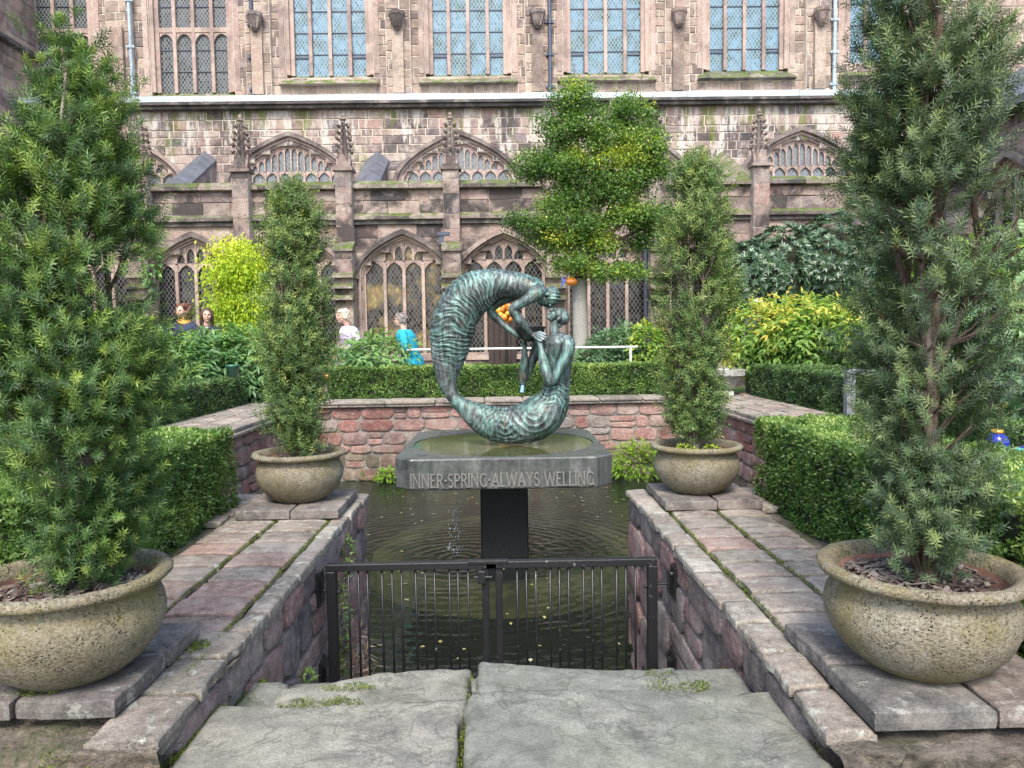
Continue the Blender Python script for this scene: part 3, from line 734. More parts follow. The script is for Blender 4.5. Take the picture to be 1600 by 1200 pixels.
m_tiler = stone('reddish_clay_paving', [(.29, .20, .16), (.32, .225, .18), (.27, .195, .155)], soot_amt=.2, moss=.03, bump=.012, lich=.22, upmoss=.02, bscale=12)
m_edge = stone('edge_coping', [(.25, .22, .185), (.29, .255, .21), (.22, .20, .17), (.33, .31, .26)], soot_amt=.4, moss=.12, bump=.015, lich=.75, upmoss=.08)
def slab_mesh(name, lx, ly, th, mat, seed, nx=12, ny=8, sag=.004, rough=.003, chip=.006):
    "worn paving piece: top z=0 centre at origin, rounded irregular edge"
    u = np.linspace(-1, 1, nx + 1); v = np.linspace(-1, 1, ny + 1)
    U, Vv = np.meshgrid(u, v, indexing='ij')
    # gather rows near the edges
    cu_ = lambda t: np.sign(t) * (1 - (1 - np.abs(t)) ** 1.5)
    X = cu_(U) * lx / 2; Y = cu_(Vv) * ly / 2
    e = np.minimum((1 - np.abs(U)), (1 - np.abs(Vv)))
    pt = np.stack([X * 9 + seed * 3.1, Y * 9, np.zeros_like(X)], -1)
    Z = (fbm(pt, 3, seed) - .5) * rough * 4 - sag * ((X / (lx / 2)) ** 2) * 1.2
    edge = (e < 1e-6)
    q = np.stack([X * 22 + seed, Y * 22, np.zeros_like(X)], -1)
    ch = (vn(q, seed + 5)) * chip + (vn(q * .35, seed + 7) > .72) * chip * 1.8
    Z = Z - edge * (.004 + chip * .5)
    X = X - np.where(np.abs(U) > .999, np.sign(U) * ch, 0); Y = Y - np.where(np.abs(Vv) > .999, np.sign(Vv) * ch, 0)
    T = np.stack([X, Y, Z], -1).reshape(-1, 3); m = ny + 1
    idx = lambda i, j: i * m + j
    Fq = [(idx(i, j), idx(i + 1, j), idx(i + 1, j + 1), idx(i, j + 1)) for i in range(nx) for j in range(ny)]
    per = [idx(i, 0) for i in range(nx)] + [idx(nx, j) for j in range(ny)] + [idx(i, ny) for i in range(nx, 0, -1)] + [idx(0, j) for j in range(ny, 0, -1)]
    n0 = len(T); low1 = T[per].copy(); low1[:, 2] -= th * .5; low1[:, :2] *= 1.012; low2 = T[per].copy(); low2[:, 2] = -th; low2[:, :2] *= .995
    V = np.concatenate([T, low1, low2]); k = len(per)
    for a_ in range(k):
        b_ = (a_ + 1) % k; Fq.append((per[a_], n0 + a_, n0 + b_, per[b_])); Fq.append((n0 + a_, n0 + k + a_, n0 + k + b_, n0 + b_))
    me = me_np(name, V, np.array(Fq), mat, smooth=False); me.polygons.foreach_set('use_smooth', np.array([i < nx * ny for i in range(len(Fq))])); return me
def place(me, name, loc, parent, rz=0, tilt=0, sc=(1, 1, 1)):
    o = bpy.data.objects.new(name, me); C.objects.link(o); o.parent = parent
    o.location = Vector(loc) - (wl(parent) if parent else Vector()); o.rotation_euler = (random.uniform(-tilt, tilt), random.uniform(-tilt, tilt), rz); o.scale = sc; return o
rt = random.Random(21)
capm = [slab_mesh('coping_tile', .6, .3, .05, m_cap, s, 10, 5, .002) for s in range(5)]
tilem = [slab_mesh('paving_tile', .260, .186, .035, m_tile, s + 20, 12, 9, .007) for s in range(7)]
tilemr = [slab_mesh('paving_tile', .260, .186, .035, m_tiler, s + 40, 12, 9, .007) for s in range(4)]
edgem = [slab_mesh('edge_coping', .16, .28, .035, m_edge, s + 60, 7, 12, .003, chip=.005) for s in range(7)]
# coping of the rear wall: moulded nosing and slabs
x = -XR - .15
while x < XR + .1:
    L = rt.uniform(.55, .8); mb = MB(); mb.box(x + .004, min(XR + .15, x + L) - .004, YB - .085, YB + .3, ZC - .1, ZC - .05, .012); mb.build('moulding', m_cap, bw)
    place(rt.choice(capm), 'coping_tile', (x + L / 2, YB + .15, ZC), bw, 0, .004, (L / .6, 1.75, 1)); x += L
side = {}
for s in (-1, 1):
    nm = 'left' if s < 0 else 'right'
    sw = thing('side_pool_wall', f'weathered red rubble wall along the {nm} side of the far pool with a broad tiled coping', 'wall', (s * XR, 8, 0))
    Ws = Wall(sw, m_red, m_rmort, 300, 'rubble', 'stone')
    M = frame(s * XR, YF if s < 0 else YB, PI / 2 if s < 0 else -PI / 2)
    Ws.field(M, 0, YB - YF, -.4, .42, (.16, .26), (.2, .5), .03, mortar=.014, back=.4, mat=m_redlow)
    Ws.field(M, 0, YB - YF, .42, ZC - .1, (.13, .22), (.16, .5), .028, mortar=.013, back=.4)
    Ws.field(frame(s * XR + (.0 if s > 0 else -.9), 5.25), 0, .9, -.3, ZC - .1, (.15, .24), (.2, .4), .03, mortar=.02, back=.3)
    Ws.finish()
    y = 5.25
    while y < YB + .3:
        L = rt.uniform(.5, .7); y1 = min(YB + .3, y + L)
        mb = MB(); xs = sorted((s * (XR - .085), s * (XR + .3))); mb.box(xs[0], xs[1], y + .004, y1 - .004, ZC - .1, ZC - .05, .012); mb.build('moulding', m_cap, sw)
        place(rt.choice(capm), 'edge_coping', (s * (XR + .06), (y + y1) / 2, ZC), sw, PI / 2, .004, ((y1 - y) / .6, .85, 1)); y = y1
    y = 5.3
    while y < YB + .25:
        for c in range(3):
            place(rt.choice(tilem), 'paving_tile', (s * (XR + .2 + .13 + c * .27), y + .1, ZC + .003), sw, 0, .008, (1, 1, 1))
        y += .2
    side[s] = sw
# low walls with the tiled walks: inner faces towards the pool
def walk(s):
    XI = XS[s]; e0 = XI - .035; e1 = .958 if s > 0 else .985; ew = e1 - e0
    nm = 'left' if s < 0 else 'right'
    t = thing('pool_side_wall', f'low rubble wall on the {nm} of the gate carrying a walk of worn clay tiles and stone edging', 'wall', (s * XI, 3.2, 0))
    Wl = Wall(t, m_purp, m_rmort, 300, 'rubble', 'stone')
    y0 = 1.82 if s > 0 else 1.86
    ya = y0 + .12; M = frame(s * XI, ya if s < 0 else YF, PI / 2 if s < 0 else -PI / 2)
    Wl.field(M, 0, YF - ya, -.4, .5, (.16, .3), (.22, .5), .03, mortar=.012, back=.25)
    Wl.field(M, 0, YF - ya, .5, ZP - .04, (.14, .26), (.2, .55), .03, mortar=.012, back=.25)
    # far end and near end
    xs = sorted((s * XI, s * 3.0))
    Wl.field(frame(xs[0], YF) @ Matrix.Rotation(PI, 4, 'Z') @ Matrix.Translation((-(xs[1] - xs[0]), 0, 0)), 0, xs[1] - xs[0], -.4, ZP - .04, (.15, .25), (.2, .5), .03, mortar=.02, back=.2)
    Wl.finish()
    # core under the walk
    mb = MB(); a_, b_ = sorted((s * (XI + .04), s * 1.8)); mb.box(a_, b_, y0 + .30, YF - .03, .6, ZP - .038); mb.build('bedding', m_rmortw, t)
    # edging
    y = y0 - .02
    k = 0
    while y < YF:
        L = rt.uniform(.17, .27); 
        if YF - (y + L) < .15: L = YF + .02 - y
        wdt = (ew - .006) / .16 if y > 2.5 or s > 0 else (ew + .10) / .16
        cx_ = s * (e0 + wdt * .08)
        place(rt.choice(edgem), 'edge_coping', (cx_ + rt.uniform(-.006, .006), y + L / 2, ZP + rt.uniform(-.004, .002)), t, rt.uniform(-.02, .02) + (0 if rt.random() < .5 else PI), .012, (wdt, (L - .008) / .28, 1)); 
        place(rt.choice(edgem), 'under_course', (cx_ + s * .012, y + L / 2 + .04, ZP - .036), t, rt.uniform(-.03, .03), .015, (wdt, (L - .01) / .28, .9)); y += L
    # tiles
    yy = 2.42 if s > 0 else 2.5; ye = 4.16
    r = 0
    while yy < YF - .02:
        for c in range(2 if yy < 4.1 else 3):
            red = (s < 0 and 2.4 < yy < 3.1) or (rt.random() < .12)
            kt = 1.0 if s > 0 else 1.1; xx = s * (e1 + .006 + .134 * kt + c * .272 * kt)
            place(rt.choice(tilemr if red else tilem), 'paving_tile', (xx + rt.uniform(-.003, .003), yy + .1, ZP + .004 + rt.uniform(-.003, .003)), t, rt.choice((0, PI)) + rt.uniform(-.012, .012), .012, (kt, 1, 1))
        yy += .2; r += 1
    return t
m_rmortw = stone('mossy_bedding', [(.13, .12, .09)], soot_amt=.5, moss=.5, bump=.01, mosscol=(.05, .065, .015), upmoss=.5)
walks = {s: walk(s) for s in (-1, 1)}
# plinths of dark engineering slabs below the pots
m_plin = stone('dark_plinth_slab', [(.135, .122, .112), (.155, .13, .115), (.115, .11, .102)], soot_amt=.3, moss=.08, bump=.006, lich=.35, upmoss=.1)
def plinth(x0, x1, y0, y1, z, label, split=None):
    t = thing('pot_plinth', label, 'plinth', ((x0 + x1) / 2, (y0 + y1) / 2, z), 'plinths under the pots')
    xm, ym = (x0 + x1) / 2, (y0 + y1) / 2
    for k, (a_, b_, c_, d_) in enumerate(((x0, xm + .02, y0, ym - .02), (xm + .02, x1, y0, ym + .04), (x0, xm - .03, ym - .02, y1), (xm - .03, x1, ym + .04, y1))):
        me = slab_mesh('slab', b_ - a_ - .006, d_ - c_ - .006, .05, m_plin, 80 + k + int(abs(x0) * 10), 12, 10, .0, .001, .003)
        place(me, 'slab', ((a_ + b_) / 2, (c_ + d_) / 2, z + .05), t, 0, .006)
    return t
plinth(.93, 1.53, 1.79, 2.39, ZP + .005, 'dark slab plinth under the big pot at the near right')
plinth(-1.66, -1.05, 1.94, 2.50, ZP + .005, 'dark slab plinth under the big pot at the near left')
plinth(.93, 1.50, 4.16, 4.72, ZP + .01, 'dark slab plinth under the far pot right of the pool')
plinth(-1.52, -.93, 4.12, 4.70, ZP + .01, 'dark slab plinth under the far pot left of the pool')
# mossy rough stone at the near ends of the walks
def lumpy(name, x0, x1, y0, y1, z0, z1, mat, seed, amp=.02, n=60, fr=8):
    V = []; Fq = []
    # front face + top as one sheet
    us = np.linspace(0, 1, n + 1); hs = np.linspace(0, 1, n // 2 + 1)
    U, H = np.meshgrid(us, hs, indexing='ij')
    tot = (z1 - z0) + (y1 - y0); s_ = H * tot
    Z = np.where(s_ < z1 - z0, z0 + s_, z1); Y = np.where(s_ < z1 - z0, y0, y0 + s_ - (z1 - z0)); X = x0 + U * (x1 - x0)
    pt = np.stack([X, Y, Z], -1) * fr
    d = (fbm(pt, 4, seed) - .5) * amp * 2; Y = Y - d * 1.5; Z = Z + d * .6
    P3 = np.stack([X, Y, Z], -1).reshape(-1, 3); m = len(hs)
    Fq = [(i * m + j, (i + 1) * m + j, (i + 1) * m + j + 1, i * m + j + 1) for i in range(n) for j in range(m - 1)]
    return me_np(name, P3, np.array(Fq), mat, True)
m_rough = stone('mossy_rough_stone', [(.16, .14, .11), (.20, .17, .13)], soot_amt=.7, moss=.6, bump=.05, lich=0, fine=12, mosscol=(.055, .07, .02), upmoss=.1, stain=3)
for s in (-1, 1):
    xs = sorted((s * (XS[s] - .0), s * 3.2)); y0 = 1.93 if s < 0 else 1.84
    xs = (xs[0] - (.03 if s > 0 else 0), xs[1] + (.03 if s < 0 else 0)); y0 -= .10
    o = add('rough_end', lumpy('rough_end', xs[0], xs[1], y0, y0 + .9, .55, ZP - .03, m_rough, 3 + s, .055, 200, 13), walks[s])
# ------------------------------------------------------------------ stone flags and steps
a = N('riven_flagstone')
r = a.rnd(); base = a.ramp(r, [(.2, (.21, .205, .17)), (.5, (.25, .24, .20)), (.8, (.19, .195, .165))])
nz = a.noise(9, 6, .65); c = a.mix(1.0, base, a.ramp(nz, [(.3, .55), (.45, .9), (.55, 1.1), (.72, 1.4)]), 'MULTIPLY')
fn = a.noise(160, 3, .7); c = a.mix(1.0, c, a.ramp(fn, [(.35, .7), (.65, 1.3)]), 'MULTIPLY')
c = a.mix(a.math('MULTIPLY', a.ramp(a.math('ABSOLUTE', a.math('SUBTRACT', a.noise(4.2, 4, .6, dist=.8), .5)), [(.0, 1.), (.022, 0.)]), .55), c, (.06, .06, .05))
c = a.mix(a.ramp(a.noise(2.3, 5, .7), [(.5, 0.), (.68, .35)]), c, (.15, .17, .12))
c = a.mix(a.math('MULTIPLY', a.ramp(a.noise(26, 5, .8), [(.63, 0.), (.66, 1.)]), .35), c, (.42, .43, .38))
c = a.mix(a.math('MULTIPLY', a.ramp(a.noise(1.7, 5, .7, dist=1.2), [(.50, 0.), (.62, 1.)]), .45), c, (.10, .105, .095))
c = a.mix(a.ramp(a.noise(5.5, 6, .75), [(.66, 0.), (.72, .9)]), c, (.13, .18, .03))
hh = a.math('ADD', a.noise(30, 8, .7), a.math('MULTIPLY', fn, .4))
m_flag = a.done(c, .85, a.bump(hh, .8, .008), .3)
def flag(name, x0, x1, y0, y1, z, th, seed, wave, n=(80, 50), riven=.010):
    U, Vv = np.meshgrid(np.linspace(0, 1, n[0] + 1), np.linspace(0, 1, n[1] + 1), indexing='ij')
    X = x0 + U * (x1 - x0); yb = y1 + wave(X); Y = y0 + Vv * (yb - y0)
    p = np.stack([X * 2.6, Y * 3.4, np.zeros_like(X)], -1); f = fbm(p, 4, seed)
    lev = f * 5.5; st = np.floor(lev) + np.clip((lev - np.floor(lev)) * 6, 0, 1); Z = z + (st / 5.5 - .5) * riven * 2.4 + (fbm(p * 5, 3, seed + 3) - .5) * .004
    e = np.minimum(np.minimum((X - x0) + .001, (x1 - X) + .001), np.minimum(yb - Y + .001, .2)); rd = .028; Z = Z - np.where(e < rd, (rd - np.sqrt(np.maximum(0, rd ** 2 - (rd - e) ** 2))) * .8, 0)
    er = fbm(np.stack([X * 12, Y * 12, X * 0], -1), 3, seed + 9) - .5
    X = X + np.where(U < 1e-6, er * .03, 0) + np.where(U > 1 - 1e-6, er * .03, 0)
    T = np.stack([X, Y, Z], -1).reshape(-1, 3); m = n[1] + 1; idx = lambda i, j: i * m + j
    Fq = [(idx(i, j), idx(i + 1, j), idx(i + 1, j + 1), idx(i, j + 1)) for i in range(n[0]) for j in range(n[1])]
    per = [idx(i, 0) for i in range(n[0])] + [idx(n[0], j) for j in range(n[1])] + [idx(i, n[1]) for i in range(n[0], 0, -1)] + [idx(0, j) for j in range(n[1], 0, -1)]
    n0 = len(T); lo = T[per].copy(); lo[:, 2] = z - th; k = len(per); V = np.concatenate([T, lo])
    Fq += [(per[i], n0 + i, n0 + (i + 1) % k, per[(i + 1) % k]) for i in range(k)]
    return me_np(name, V, np.array(Fq), m_flag, True)
st = thing('stone_steps', 'worn grey flagstone steps leading down to the gate and the water', 'steps', (0, 2, 0))
xj = PZ(722, 1150, ZS)[0]
w1 = lambda X: .02 * np.sin(X * 5 + 1) + .02 * (fbm(np.stack([X * 4, X * 0, X * 0], -1), 3, 2) - .5)
w2 = lambda X: .05 * np.sin(X * 4.4 + 2.4) + .05 * (fbm(np.stack([X * 5, X * 0, X * 0], -1), 3, 8) - .5) - .05 * (X < -.3) * (-.3 - X)
def slabf(*a_, **k): return add('flagstone', flag('flagstone', *a_, **k), st)
slabf(-.90, xj - .006, .6, 2.24, ZS, .12, 4, w1); slabf(xj + .008, .84, .6, 2.27, ZS + .006, .12, 7, w1, riven=.018)
slabf(-.80, xj - .004, 2.1, 2.62, ZS - .10, .14, 11, w2); slabf(xj + .026, .62, 2.1, 2.66, ZS - .095, .14, 15, w2)
add('flagstone', flag('flagstone', .60, .85, 2.1, 2.62, ZS - .10, .14, 17, lambda X: 0 * X, n=(24, 24)), st)
add('flagstone', flag('flagstone', -.92, -.79, 2.1, 2.60, ZS - .105, .14, 19, lambda X: 0 * X, n=(24, 24)), st)
slabf(-.90, .84, -1.2, .62, ZS, .12, 9, lambda X: X * 0)
for k in range(5):
    z = ZS - .29 - .19 * k; y0 = 2.5 + .32 * k
    add('tread', flag('tread', -.92, .85, y0, y0 + .5, z, .18, 30 + k, lambda X: X * 0, n=(30, 10)), st)
mb = MB(); mb.box(-.91, .845, .5, 2.4, .6, ZS - .13); mb.build('core', m_rmortw, st)
# ------------------------------------------------------------------ moss and weeds
def leaves_np(Pc, D, Nn, L, Wd, fold=.15, tint=None):
    "kite leaves: base point, direction, normal, length, width -> V,F,tint"
    n = len(Pc); D = D / np.linalg.norm(D, axis=1, keepdims=True); S = np.cross(D, Nn); S /= np.linalg.norm(S, axis=1, keepdims=True) + 1e-9; Q = np.cross(S, D)
    L = np.broadcast_to(np.asarray(L, float), (n,))[:, None]; Wd = np.broadcast_to(np.asarray(Wd, float), (n,))[:, None]
    mid = Pc + D * L * .45 + Q * L * fold * .5
    V = np.stack([Pc, mid - S * Wd / 2 + Q * Wd * fold, Pc + D * L, mid + S * Wd / 2 + Q * Wd * fold], 1).reshape(-1, 3)
    b = np.arange(n)[:, None] * 4; Fq = np.concatenate([b + 0, b + 1, b + 2, b + 3], 1)
    tri = np.concatenate([np.stack([b[:, 0], b[:, 0] + 1, b[:, 0] + 2], 1), np.stack([b[:, 0], b[:, 0] + 2, b[:, 0] + 3], 1)])
    t = np.repeat(tint if tint is not None else rng.random(n), 4)
    return V, tri, t
def leaf_obj(name, parts, mat, parent=None, stuff=True):
    V = []; Fq = []; T = []; o = 0
    for v, f, t in parts: V.append(v); Fq.append(f + o); T.append(t); o += len(v)
    me = me_np(name, np.concatenate(V), np.concatenate(Fq), mat, False, {'tint': np.concatenate(T)})
    ob = add(name, me, parent)
    if stuff: ob['kind'] = 'stuff'
    return ob
def rdir(n, up=0., seedless=None):
    d = rng.normal(size=(n, 3)); d[:, 2] += up; return d / np.linalg.norm(d, axis=1, keepdims=True)
m_moss = leafmat('moss_leaf', [(0, (.05, .08, .015)), (.5, (.11, .16, .02)), (1, (.22, .28, .04))], .8, .2, .2)
def moss_patch(cs, n, label_parent=None):
    ps = []
    for (x, y, z, rx, ry) in cs:
        k = max(3, int(n * rx * ry * 4)); a_ = rng.random((k, 2)) * 2 - 1; w_ = vn(np.stack([a_[:, 0] * 3 + x * 9, a_[:, 1] * 3 + y * 9, a_[:, 0] * 0], -1), 3)
        a_ = a_[(w_ > .38) & (np.hypot(a_[:, 0], a_[:, 1]) < 1.05)]; k = len(a_)
        Pc = np.stack([x + a_[:, 0] * rx, y + a_[:, 1] * ry, z + rng.random(k) * .004], -1)
        ps.append(leaves_np(Pc, rdir(k, .5), rdir(k), rng.uniform(.004, .011, k), .004))
    return ps
cs = []
for s in (-1, 1):
    for k in range(70):                                     # joint between the two tile rows
        cs.append((s * (1.236 if s > 0 else 1.29), 2.45 + k * .034, ZP - .004, .008 + .006 * rt.random(), .022))
    for k in range(40): cs.append((s * (.96 if s > 0 else .988) + s * rt.uniform(-.006, .004), 2.2 + k * .065, ZP - .006, .010, .04))
    for k in range(45): cs.append((s * ((.885 if s < 0 else .82) + rt.uniform(-.03, .03)), 1.9 + k * .016, ZS - .01 - .1 * (k > 20), .03, .03))   # along the flags
    for k in range(26): cs.append((s * rt.uniform(1.0, 1.3), rt.uniform(2.3, 2.46), ZP + .0, .03, .02))
for k in range(60):
    s = rt.choice((-1, 1)); cs.append((s * rt.uniform(.98, 2.2), (1.80 if s < 0 else 1.71) + rt.uniform(-.015, .05), ZP - .03 - rt.uniform(0, .09), .05, .02))
for x, y, z, rx, ry in ((.60, 2.47, ZS - .092, .11, .05), (.55, 2.56, ZS - .092, .05, .03), (-.62, 2.38, ZS - .095, .14, .07), (-.72, 2.28, ZS - .095, .10, .06), (-.55, 2.52, ZS - .095, .1, .03), (xj + .003, 2.4, ZS - .1, .012, .2), (xj, 1.7, ZS - .03, .012, .5), (-1.3, 1.99, ZP + .056, .07, .02), (1.25, 1.83, ZP + .0, .2, .02)): cs.append((x, y, z, rx, ry))
leaf_obj('moss', moss_patch(cs, 42000), m_moss)
# ------------------------------------------------------------------ fountain slab with its water table
a = N('wet_slate'); nz = a.noise(6, 5, .7, dist=.5); pz = a.n('VectorMath', 0, operation='MULTIPLY', i0=a.pos(), i1=(22, 22, 2.0)); dr = a.noise(1, 4, .6, vec=pz)
c = a.ramp(nz, [(.3, (.052, .058, .057)), (.55, (.095, .10, .096)), (.75, (.15, .155, .145))])
c = a.mix(1.0, c, a.ramp(dr, [(.35, .7), (.65, 1.3)]), 'MULTIPLY')
c = a.mix(a.ramp(a.noise(3, 4), [(.5, 0.), (.7, .5)]), c, (.07, .10, .075))
m_slate = a.done(c, a.ramp(nz, [(.3, .2), (.7, .5)]), a.bump(a.math('ADD', a.noise(30, 6), dr), .6, .006), .6)
fo = thing('fountain_table', 'square slate fountain slab on a dark column in the pool, lettered along its edge', 'fountain', (FC[0], FC[1], 0))
ft, fbz = 1.12, .845; hw, chm = .968, .15
y0 = FC[1] - 1.02; 
def octa(h, c_): X, Y = FC; return [(X - h + c_, Y - h * 1.05), (X + h - c_, Y - h * 1.05), (X + h, Y - h * 1.05 + c_), (X + h, Y + h * 1.05 - c_), (X + h - c_, Y + h * 1.05), (X - h + c_, Y + h * 1.05), (X - h, Y + h * 1.05 - c_), (X - h, Y - h * 1.05 + c_)]
m_b = MB(); Rb = .90; n = 64
outer = octa(hw, chm); 
def ray_oct(ang):
    dx, dy = math.cos(ang), math.sin(ang); best = 9
    for i in range(8):
        p, q = outer[i], outer[(i + 1) % 8]; ex, ey = q[0] - p[0], q[1] - p[1]; den = dx * ey - dy * ex
        if abs(den) < 1e-9: continue
        t = ((p[0] - FC[0]) * ey - (p[1] - FC[1]) * ex) / den; u_ = ((p[0] - FC[0]) * dy - (p[1] - FC[1]) * dx) / den
        if t > 0 and -1e-6 <= u_ <= 1 + 1e-6: best = min(best, t)
    return best
angs = sorted([2 * PI * k / n for k in range(n)] + [math.atan2(p[1] - FC[1], p[0] - FC[0]) % (2 * PI) for p in outer]); n = len(angs)
V = []; Fc = []
for a_ in angs:
    c_, s_ = math.cos(a_), math.sin(a_); t = ray_oct(a_)
    for r_, z in ((0.01, ft - .03), (Rb, ft - .03), (Rb + .004, ft - .003), (t - .012, ft), (t, ft - .012), (t, fbz + .01), (t - .01, fbz), (.2, fbz)): V.append((FC[0] + r_ * c_, FC[1] + r_ * s_, z))
for i in range(n):
    j = (i + 1) % n
    for k in range(7): Fc.append((i * 8 + k, i * 8 + k + 1, j * 8 + k + 1, j * 8 + k))
m_b._add(V, Fc); m_b.build('slab', m_slate, fo)
mb = MB(); mb.box(FC[0] - .235, FC[0] + .235, FC[1] - .235, FC[1] + .235, -.4, fbz - .002, .012); mb.build('column', simple('black_column', (.018, .018, .018), .35, var=.3, bump=.003), fo)
a = N('table_water'); bn = a.bump(a.noise(14, 3, .6), .5, .004)
gl = a.n('BsdfGlossy', iColor=(1, 1, 1), iRoughness=.04); a.t.links.new(bn, gl.node.inputs['Normal']); df = a.n('BsdfDiffuse', iColor=a.ramp(a.noise(4, 5, .7), [(.3, (.045, .055, .02)), (.7, (.10, .105, .045))]))
fr = a.n('Fresnel', iIOR=1.4); a.t.links.new(bn, fr.node.inputs['Normal']); ms = a.n('MixShader', i0=fr, i1=df, i2=gl); a.t.links.new(ms, a.out.inputs[0])
mb = MB(); mb._add([(FC[0] + (Rb - .004) * math.cos(t), FC[1] + (Rb - .004) * math.sin(t), ft - .012) for t in np.linspace(0, 2 * PI, 65)[:-1]], [tuple(range(64))]); mb.build('water_sheet', a.m, fo)
# raised lettering
def arc(cx_, cy_, rx, ry, a0, a1, n=8): return [(cx_ + rx * math.cos(math.radians(a0 + (a1 - a0) * i / n)), cy_ + ry * math.sin(math.radians(a0 + (a1 - a0) * i / n))) for i in range(n + 1)]
GL = {'I': (.16, [[(.08, 0), (.08, 1)]], [.08], [.08]),
 'N': (.72, [[(.1, 0), (.1, 1), (.62, 0), (.62, 1)]], [.1], [.1, .62]),
 'E': (.52, [[(.1, 0), (.1, 1)], [(.1, .97), (.46, .97)], [(.1, .52), (.38, .52)], [(.1, .03), (.48, .03)]], [.1], [.1]),
 'R': (.62, [[(.1, 0), (.1, 1)], [(.1, .97)] + arc(.28, .74, .2, .23, 90, -90) + [(.1, .51)], [(.3, .5), (.58, 0)]], [.1], []),
 'S': (.50, [arc(.26, .75, .18, .22, 40, 270, 9) + arc(.25, .26, .2, .24, 80, -140, 9)], [], []),
 'P': (.54, [[(.1, 0), (.1, 1)], [(.1, .97)] + arc(.28, .73, .2, .24, 90, -90) + [(.1, .49)]], [.1], []),
 'G': (.72, [arc(.38, .5, .3, .47, 45, 320, 12), [(.64, .05), (.64, .42)]], [], []),
 'A': (.68, [[(.06, 0), (.34, 1), (.62, 0)], [(.17, .36), (.51, .36)]], [.06, .62], []),
 'L': (.50, [[(.1, 0), (.1, 1)], [(.1, .03), (.46, .03)]], [.1], [.1]),
 'W': (.98, [[(.05, 1), (.27, 0), (.49, .95), (.71, 0), (.93, 1)]], [], [.05, .93]),
 'Y': (.64, [[(.06, 1), (.32, .48), (.32, 0)], [(.58, 1), (.32, .48)]], [.32], [.06, .58]),
 '-': (.26, [[(.03, .5), (.2, .5)]], [], []), ' ': (.32, [], [], [])}
yf = FC[1] - hw * 1.05; txt = 'INNER-SPRING-ALWAYS WELLING'
xa, xb = P(641, 748, yf)[0], P(929, 744, yf)[0]; zb = P(785, 760, yf)[1]; lh = P(785, 739, yf)[1] - zb
m_let = simple('raised_letter_slate', (.175, .168, .15), .6, var=.2, scale=40, bump=.002)
tot = sum(GL[c_][0] + .05 for c_ in txt); kx = (xb - xa) / tot; xx = xa
for c_ in txt:
    wd, st_, bs, ts = GL[c_]
    if st_:
        mb = MB(); th = .135
        kk = 0
        for k, q in enumerate(st_):
            for a_, b_ in zip(q[:-1], q[1:]):
                kk += 1; L_ = math.hypot((b_[0] - a_[0]) * kx, (b_[1] - a_[1]) * lh) + 1e-9; ex_ = .18 * th * kx / L_; p_ = (xx + (a_[0] - (b_[0] - a_[0]) * ex_) * kx, zb + (a_[1] - (b_[1] - a_[1]) * ex_) * lh); q_ = (xx + (b_[0] + (b_[0] - a_[0]) * ex_) * kx, zb + (b_[1] + (b_[1] - a_[1]) * ex_) * lh)
                mb.bar([p_, q_], th * kx * (.85 if len(q) > 3 or k else 1.0), yf - .012 - .0004 * kk, yf + .0015 + .0001 * kk)
        for x_ in bs: mb.box(xx + (x_ - .1) * kx, xx + (x_ + .1) * kx, yf - .011, yf + .002, zb - .002, zb + .05 * lh)
        for x_ in ts: mb.box(xx + (x_ - .1) * kx, xx + (x_ + .1) * kx, yf - .011, yf + .002, zb + .95 * lh, zb + lh + .002)
        mb.build('letter', m_let, fo)
    xx += (wd + .05) * kx
